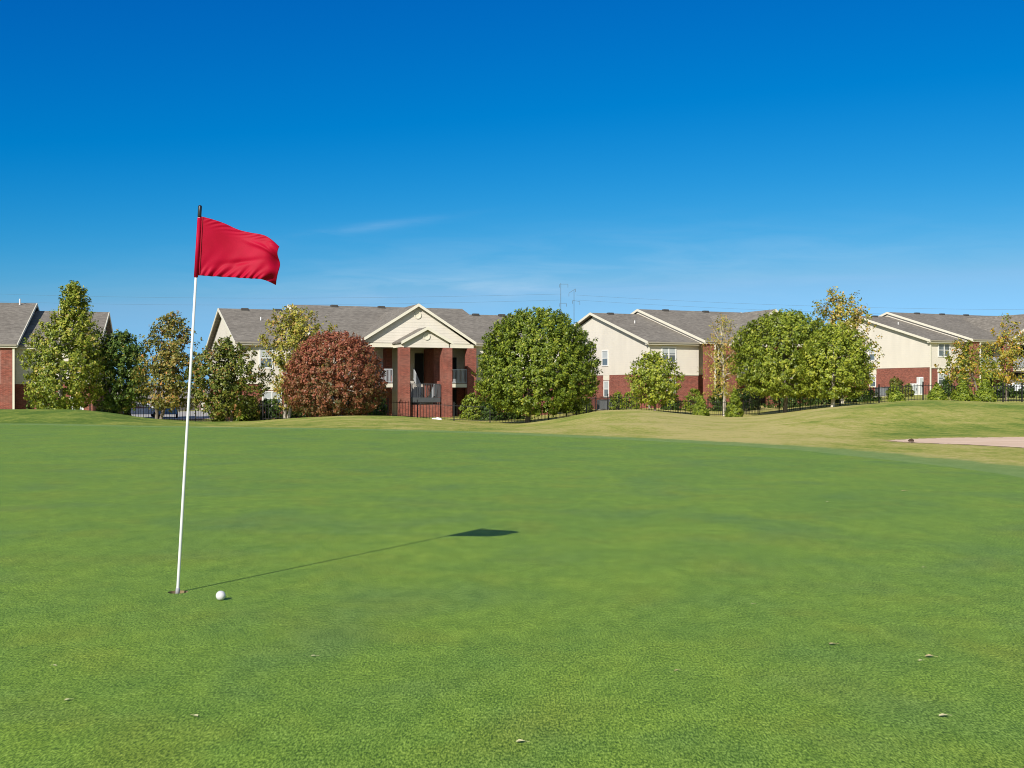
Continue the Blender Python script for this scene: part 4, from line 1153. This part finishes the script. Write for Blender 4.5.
# ------------------------------------------------------------------ iron fence
FP = [(90, 84), (128, 84), (230, 82.5), (330, 81), (417.5, 80), (454, 79.6), (490, 79.2), (530, 79.2), (566, 83.5), (596, 91), (619, 95), (649, 95), (678, 94.2), (708, 93.2),
      (733, 91.5), (759, 88.5), (800, 85), (840, 83), (879, 81), (923, 81), (963, 81), (1003, 81), (1022, 80), (1064, 80), (1106, 80)]
path = [Vector(((p[0]-512)/F*p[1], p[1])) for p in FP]
fence = empty('iron_fence', (path[4].x, path[4].y, tz(*path[4])), 0, 'long black iron picket fence running along the foot of the apartment grounds', 'fence')
org = fence.location.copy()
acc = [path[0]]; carry = 0
posts = [path[0]]
for i in range(len(path)-1):
    seg = (path[i+1]-path[i]).length; n_ = max(1, round(seg/2.4))
    for k in range(1, n_+1): posts.append(path[i].lerp(path[i+1], k/n_))
FH = 1.15
for i, p in enumerate(posts):
    z = tz(p.x, p.y)
    mb = MB().box(p.x-0.036-org.x, p.x+0.036-org.x, p.y-0.036-org.y, p.y+0.036-org.y, z-0.3-org.z, z+FH+0.1-org.z)
    mb.box(p.x-0.06-org.x, p.x+0.06-org.x, p.y-0.06-org.y, p.y+0.06-org.y, z+FH+0.102-org.z, z+FH+0.13-org.z)
    mb.build('post', M['black_iron'], fence)
    if i+1 < len(posts):
        q = posts[i+1]; zq = tz(q.x, q.y); mb = MB()
        P_ = Vector((p.x, p.y, z))-org; Q_ = Vector((q.x, q.y, zq))-org
        for hh in (0.12, FH-0.12): mb.bar(P_+Vector((0, 0, hh)), Q_+Vector((0, 0, hh)), 0.03, 0.035)
        n_ = max(2, int(round((Q_-P_).length/0.2)))
        for k in range(1, n_):
            c = P_.lerp(Q_, k/n_); mb.bar(c+Vector((0, 0, 0.04)), c+Vector((0, 0, FH)), 0.026)
        mb.build('fence_panel', M['black_iron'], fence)

# white stone lying before the fence
bm = bmesh.new(); bmesh.ops.create_icosphere(bm, subdivisions=3, radius=1)
for v in bm.verts:
    v.co *= 1+0.25*math.sin(v.co.x*4+1)*math.sin(v.co.y*3+.5)+0.1*math.sin(v.co.z*6+v.co.x*5)
    v.co = Vector((v.co.x*0.36, v.co.y*0.22, max(v.co.z*0.13, -0.05)))
me = bpy.data.meshes.new('white_rock'); bm.to_mesh(me); bm.free(); me.materials.append(mottled('white rock', (0.75, 0.73, 0.7), 0.1, 8, 0.9, 0.1))
p = at(436.5, 420.5, 79); o = bpy.data.objects.new('white_rock', me); COL.objects.link(o); o.location = (p.x, p.y, tz(p.x, p.y)+0.05)
tag(o, 'flat white rock lying before the fence below the porch of the nearest building', 'rock')

# ------------------------------------------------------------------ cars
def paint(name, c):
    m, nt, b, _ = new_mat(name); nt.links.new(ramp(nt, noise(nt, objco(nt), 3, 2), [(0.3, tuple(x*.94 for x in c)), (0.7, c)]), b.inputs['Base Color'])
    b.inputs['Roughness'].default_value = 0.3; b.inputs['Coat Weight'].default_value = 0.6; return m
tyreM = mottled('tyre rubber', (0.02, 0.02, 0.02), .2, 5); lampM = plain('headlamp', (0.7, 0.7, 0.7), 0.15)
def car(px, D, rz, col, label, truck=False):
    x = (px-512)/F*D; r_ = empty('parked_car', (x, D, tz(x, D)+0.05), rz, label, 'car', 'cars parked beside the apartments')
    # length along x
    prof = [(-2.2, .35), (-2.25, .62), (-2.15, .85), (-1.7, .95), (-1.15, 1.40), (-0.3, 1.48), (0.55, 1.43), (1.2, 1.0), (2.0, .86), (2.25, .66), (2.25, .35)]
    if truck: prof = [(-2.3, .4), (-2.35, .7), (-2.3, 1.1), (-2.1, 1.68), (-0.3, 1.78), (0.5, 1.70), (1.1, 1.15), (2.1, 1.05), (2.35, .8), (2.35, .4)]
    low = [p for p in prof]
    mb = MB().prism(low, -0.88, 0.88, 'y'); body = mb.build('body', col, r_, bevel=0.09)
    roofz = 1.48 if not truck else 1.78; gz = 0.93 if not truck else 1.12
    g = MB()
    for sg in (-1, 1):
        y0, y1 = sorted((sg*0.872, sg*0.895))
        g.prism([(-1.45, gz+.02), (-1.05, roofz-.13), (-0.35, roofz-.09), (0.45, roofz-.13), (0.95, gz+.02)] if not truck else [(-1.95, gz+.02), (-1.85, roofz-.2), (-0.35, roofz-.14), (0.4, roofz-.18), (0.85, gz+.02)], y0, y1, 'y')
    g.build('side_glass', M['glass'], r_)
    ws = MB().bar((0.62, 0, roofz-.10) if not truck else (0.56, 0, roofz-.14), (1.18, 0, gz+.14) if not truck else (1.08, 0, gz+.12), 1.5, 0.03, up=(0.6, 0, 1)); ws.build('windscreen', M['glass'], r_)
    rw = MB().bar((-1.22, 0, roofz-.12), (-1.66, 0, gz+.09), 1.45, 0.03, up=(-0.6, 0, 1)) if not truck else MB().bar((-2.16, 0, roofz-.15), (-2.32, 0, gz+.1), 1.45, 0.03, up=(-1, 0, .2))
    rw.build('rear_window', M['glass'], r_)
    for sx_ in (-1.38, 1.38):
        for sg in (-1, 1):
            y0, y1 = sorted((sg*0.74, sg*0.91))
            t_ = MB().tube([(sx_, y0, .33), (sx_, y1, .33)], .33, 20).build('wheel', tyreM, r_)
            MB().tube([(sx_, sg*0.90, .33), (sx_, sg*0.925, .33)], .20, 14).build('rim', M['steel'], t_)
    for sg in (-1, 1):
        MB().box(2.12, 2.29, sg*0.66-.2, sg*0.66+.2, .64, .78).build('headlight', lampM, r_)
        MB().box(-2.30, -2.15, sg*0.68-.16, sg*0.68+.16, .68, .84).build('tail_light', plain('tail lamp', (0.35, 0.02, 0.02), 0.3), r_)
    MB().box(2.15, 2.31, -0.45, 0.45, .45, .6).build('grille', M['vent'], r_)
car(141, 119, R(25), paint('white paint', (0.8, 0.8, 0.82)), 'white parked car glimpsed behind the dark green tree at the left')
car(168, 117, R(-75), paint('blue paint', (0.10, 0.24, 0.40)), 'blue parked car glimpsed behind the orange-tinged tree at the left', True)
car(1022, 108, R(170), paint('silver paint', (0.62, 0.64, 0.7)), 'silver parked car at the right edge behind the yellow tree')

# ------------------------------------------------------------------ power line
def pylon(px, D, ytop, label, arm):
    x = (px-512)/F*D; z0 = tz(x, D); zt = EYE+(HY-ytop)/F*D; h = zt-z0
    r_ = empty('power_pole', (x, D, z0), 0, label, 'power pole')
    MB().tube([(0, 0, -1), (0, 0, h)], [0.16, 0.06], 10).build('pole', M['wire'], r_)
    for (y0, a0, a1, dz) in arm:
        a_ = MB().bar((a0, 0, h-y0), (a1, 0, h-y0+dz), 0.09).build('crossarm', M['wire'], r_)
        for q in (a0, a1):
            zz = h-y0+(0 if q == a0 else dz)
            MB().tube([(q, 0, zz-0.08), (q, 0, zz-0.9)], 0.06, 6).build('insulator', M['wire'], r_)
    return x, zt
pA = pylon(560.8, 320, 283, 'slim steel power pole rising behind the biggest round tree, the taller of two', [(0.3, -0.3, 1.9, 0), (5.4, -0.3, 1.5, 0)])
pB = pylon(574, 330, 289.5, 'slim steel power pole with a slanting arm, right of the taller one', [(1.0, -1.4, 0.4, 1.2), (3.0, -.4, 1.6, -.3)])
def wire(p0, p1, sag, label):
    a_, b_ = at(*p0), at(*p1)
    pts = []
    for k in range(25):
        t = k/24; q = a_.lerp(b_, t); q.z -= sag*4*t*(1-t); pts.append(q)
    o = MB().tube(pts, 0.022, 5).build('power_line', M['wire'], None); tag(o, label, 'cable', 'power lines crossing low in the sky')
wire((561, 294, 320), (-120, 289, 420), 2.0, 'upper power line running left from the taller power pole')
wire((561, 300, 320), (-120, 297, 420), 2.0, 'lower power line running left from the taller power pole')
wire((576, 295, 330), (1180, 309, 300), 1.5, 'upper power line running right from the pole with the slanting arm')
wire((576, 300, 330), (1180, 316, 300), 1.5, 'lower power line running right from the pole with the slanting arm')

# ------------------------------------------------------------------ light, sky, camera
Ldir = Vector((0.7066, 1.463, -1.0)).normalized()
sun = bpy.data.lights.new('sun', 'SUN'); sun.energy = 4.6; sun.angle = R(0.53); sun.color = (1.0, 0.945, 0.86)
so = bpy.data.objects.new('sun', sun); COL.objects.link(so); so.rotation_euler = Ldir.to_track_quat('-Z', 'Y').to_euler(); so.location = (-20, -40, 40)
w = bpy.data.worlds.new('World'); SC.world = w; w.use_nodes = True
nt = w.node_tree; nt.nodes.clear()
out = nt.nodes.new('ShaderNodeOutputWorld'); bg = nt.nodes.new('ShaderNodeBackground')
sky = nt.nodes.new('ShaderNodeTexSky'); sky.sky_type = 'NISHITA'; sky.sun_disc = False
sky.sun_elevation = math.asin(-Ldir.z); sky.sun_rotation = math.atan2(-Ldir.x, -Ldir.y) % (2*math.pi)
sky.altitude = 200; sky.air_density = 1.0; sky.dust_density = 0.3; sky.ozone_density = 3.0
SKYG = (4.1, 1.37, 0.79); SKYM = (0.00201, 0.262, 1.17)   # polarised deep blue
sp = nt.nodes.new('ShaderNodeSeparateColor'); nt.links.new(sky.outputs[0], sp.inputs[0])
cb = nt.nodes.new('ShaderNodeCombineColor')
ch = [mth(nt, 'MULTIPLY', mth(nt, 'POWER', sp.outputs[i], SKYG[i]), SKYM[i]) for i in range(3)]
ch[0] = mth(nt, 'MAXIMUM', mth(nt, 'SUBTRACT', ch[0], 0.07), 0.002)
ch[0] = mth(nt, 'MINIMUM', ch[0], mth(nt, 'MULTIPLY', ch[1], 0.43))
ch[2] = mth(nt, 'MAXIMUM', ch[2], mth(nt, 'MULTIPLY', ch[1], 1.6))
hi = nt.nodes.new('ShaderNodeSeparateXYZ'); tc0 = nt.nodes.new('ShaderNodeTexCoord'); nt.links.new(tc0.outputs['Generated'], hi.inputs[0])
# the deep polarised band lies away from the sun and low; the rest of the dome stays natural
pol = mth(nt, 'MINIMUM', mth(nt, 'MAXIMUM', mth(nt, 'ADD', mth(nt, 'MAXIMUM', mth(nt, 'MULTIPLY', mth(nt, 'SUBTRACT', hi.outputs[2], 0.42), 4.0), 0.0), mth(nt, 'MAXIMUM', mth(nt, 'MULTIPLY', mth(nt, 'SUBTRACT', 0.3, hi.outputs[1]), 3.0), 0.0)), 0.0), 1.0)
for i in range(3):
    d_ = mth(nt, 'SUBTRACT', mth(nt, 'MULTIPLY', sp.outputs[i], (1.0, 0.95, 0.9)[i]), ch[i])
    nt.links.new(mth(nt, 'ADD', ch[i], mth(nt, 'MULTIPLY', d_, pol)), cb.inputs[i])
# faint cirrus wisps
tcn = nt.nodes.new('ShaderNodeTexCoord'); sx = nt.nodes.new('ShaderNodeSeparateXYZ'); nt.links.new(tcn.outputs['Generated'], sx.inputs[0])
yy = mth(nt, 'MAXIMUM', sx.outputs[1], 0.05)
u_ = mth(nt, 'DIVIDE', sx.outputs[0], yy); v_ = mth(nt, 'DIVIDE', sx.outputs[2], yy)
def wisp(cx, cy, lx, ly, slope, amt):
    du = mth(nt, 'SUBTRACT', u_, cx); dv = mth(nt, 'SUBTRACT', mth(nt, 'SUBTRACT', v_, cy), mth(nt, 'MULTIPLY', du, slope))
    e_ = mth(nt, 'ADD', mth(nt, 'POWER', mth(nt, 'ABSOLUTE', mth(nt, 'DIVIDE', du, lx)), 2.0), mth(nt, 'POWER', mth(nt, 'ABSOLUTE', mth(nt, 'DIVIDE', dv, ly)), 2.0))
    return mth(nt, 'MULTIPLY', mth(nt, 'POWER', 2.718, mth(nt, 'MULTIPLY', e_, -1.0)), amt)
cv = nt.nodes.new('ShaderNodeCombineXYZ'); nt.links.new(u_, cv.inputs[0]); nt.links.new(v_, cv.inputs[1])
nz = noise(nt, mapping(nt, cv.outputs[0], (6, 42, 1), (0, 0, -0.12)), 1.6, 5, 0.6, 0.6)
nzr = ramp(nt, nz, [(0.38, gray(0)), (0.72, gray(1))])
tot = mth(nt, 'ADD', wisp(-0.12, 0.137, 0.06, 0.0036, 0.13, 0.13), mth(nt, 'ADD', wisp(-0.05, 0.088, 0.09, 0.010, 0.02, 0.20), wisp(0.05, 0.10, 0.35, 0.03, 0.05, 0.12)))
cf = mth(nt, 'MULTIPLY', tot, mth(nt, 'ADD', mth(nt, 'MULTIPLY', nzr, 0.9), 0.1))
skc = mixc(nt, cf, cb.outputs[0], (6.2, 7.2, 8.2))
nt.links.new(skc, bg.inputs[0]); bg.inputs[1].default_value = 0.1
nt.links.new(bg.outputs[0], out.inputs[0])

cam = bpy.data.cameras.new('camera'); co_ = bpy.data.objects.new('camera', cam); COL.objects.link(co_)
co_.location = (0, 0, EYE); co_.rotation_euler = (R(90), 0, 0)
cam.sensor_width = 36; cam.lens = F/1024*36; cam.shift_y = (HY-384)/1024.0
cam.clip_end = 6000; cam.clip_start = 0.1
SC.camera = co_
SC.view_settings.view_transform = 'Standard'; SC.view_settings.look = 'None'; SC.view_settings.exposure = 0.3; SC.view_settings.gamma = 1
SC.view_settings.use_curve_mapping = False
SC.render.resolution_x = 1024; SC.render.resolution_y = 768
SC.cycles.max_bounces = 6
SC.cycles.pixel_filter_type = 'BLACKMAN_HARRIS'; SC.cycles.filter_width = 1.0
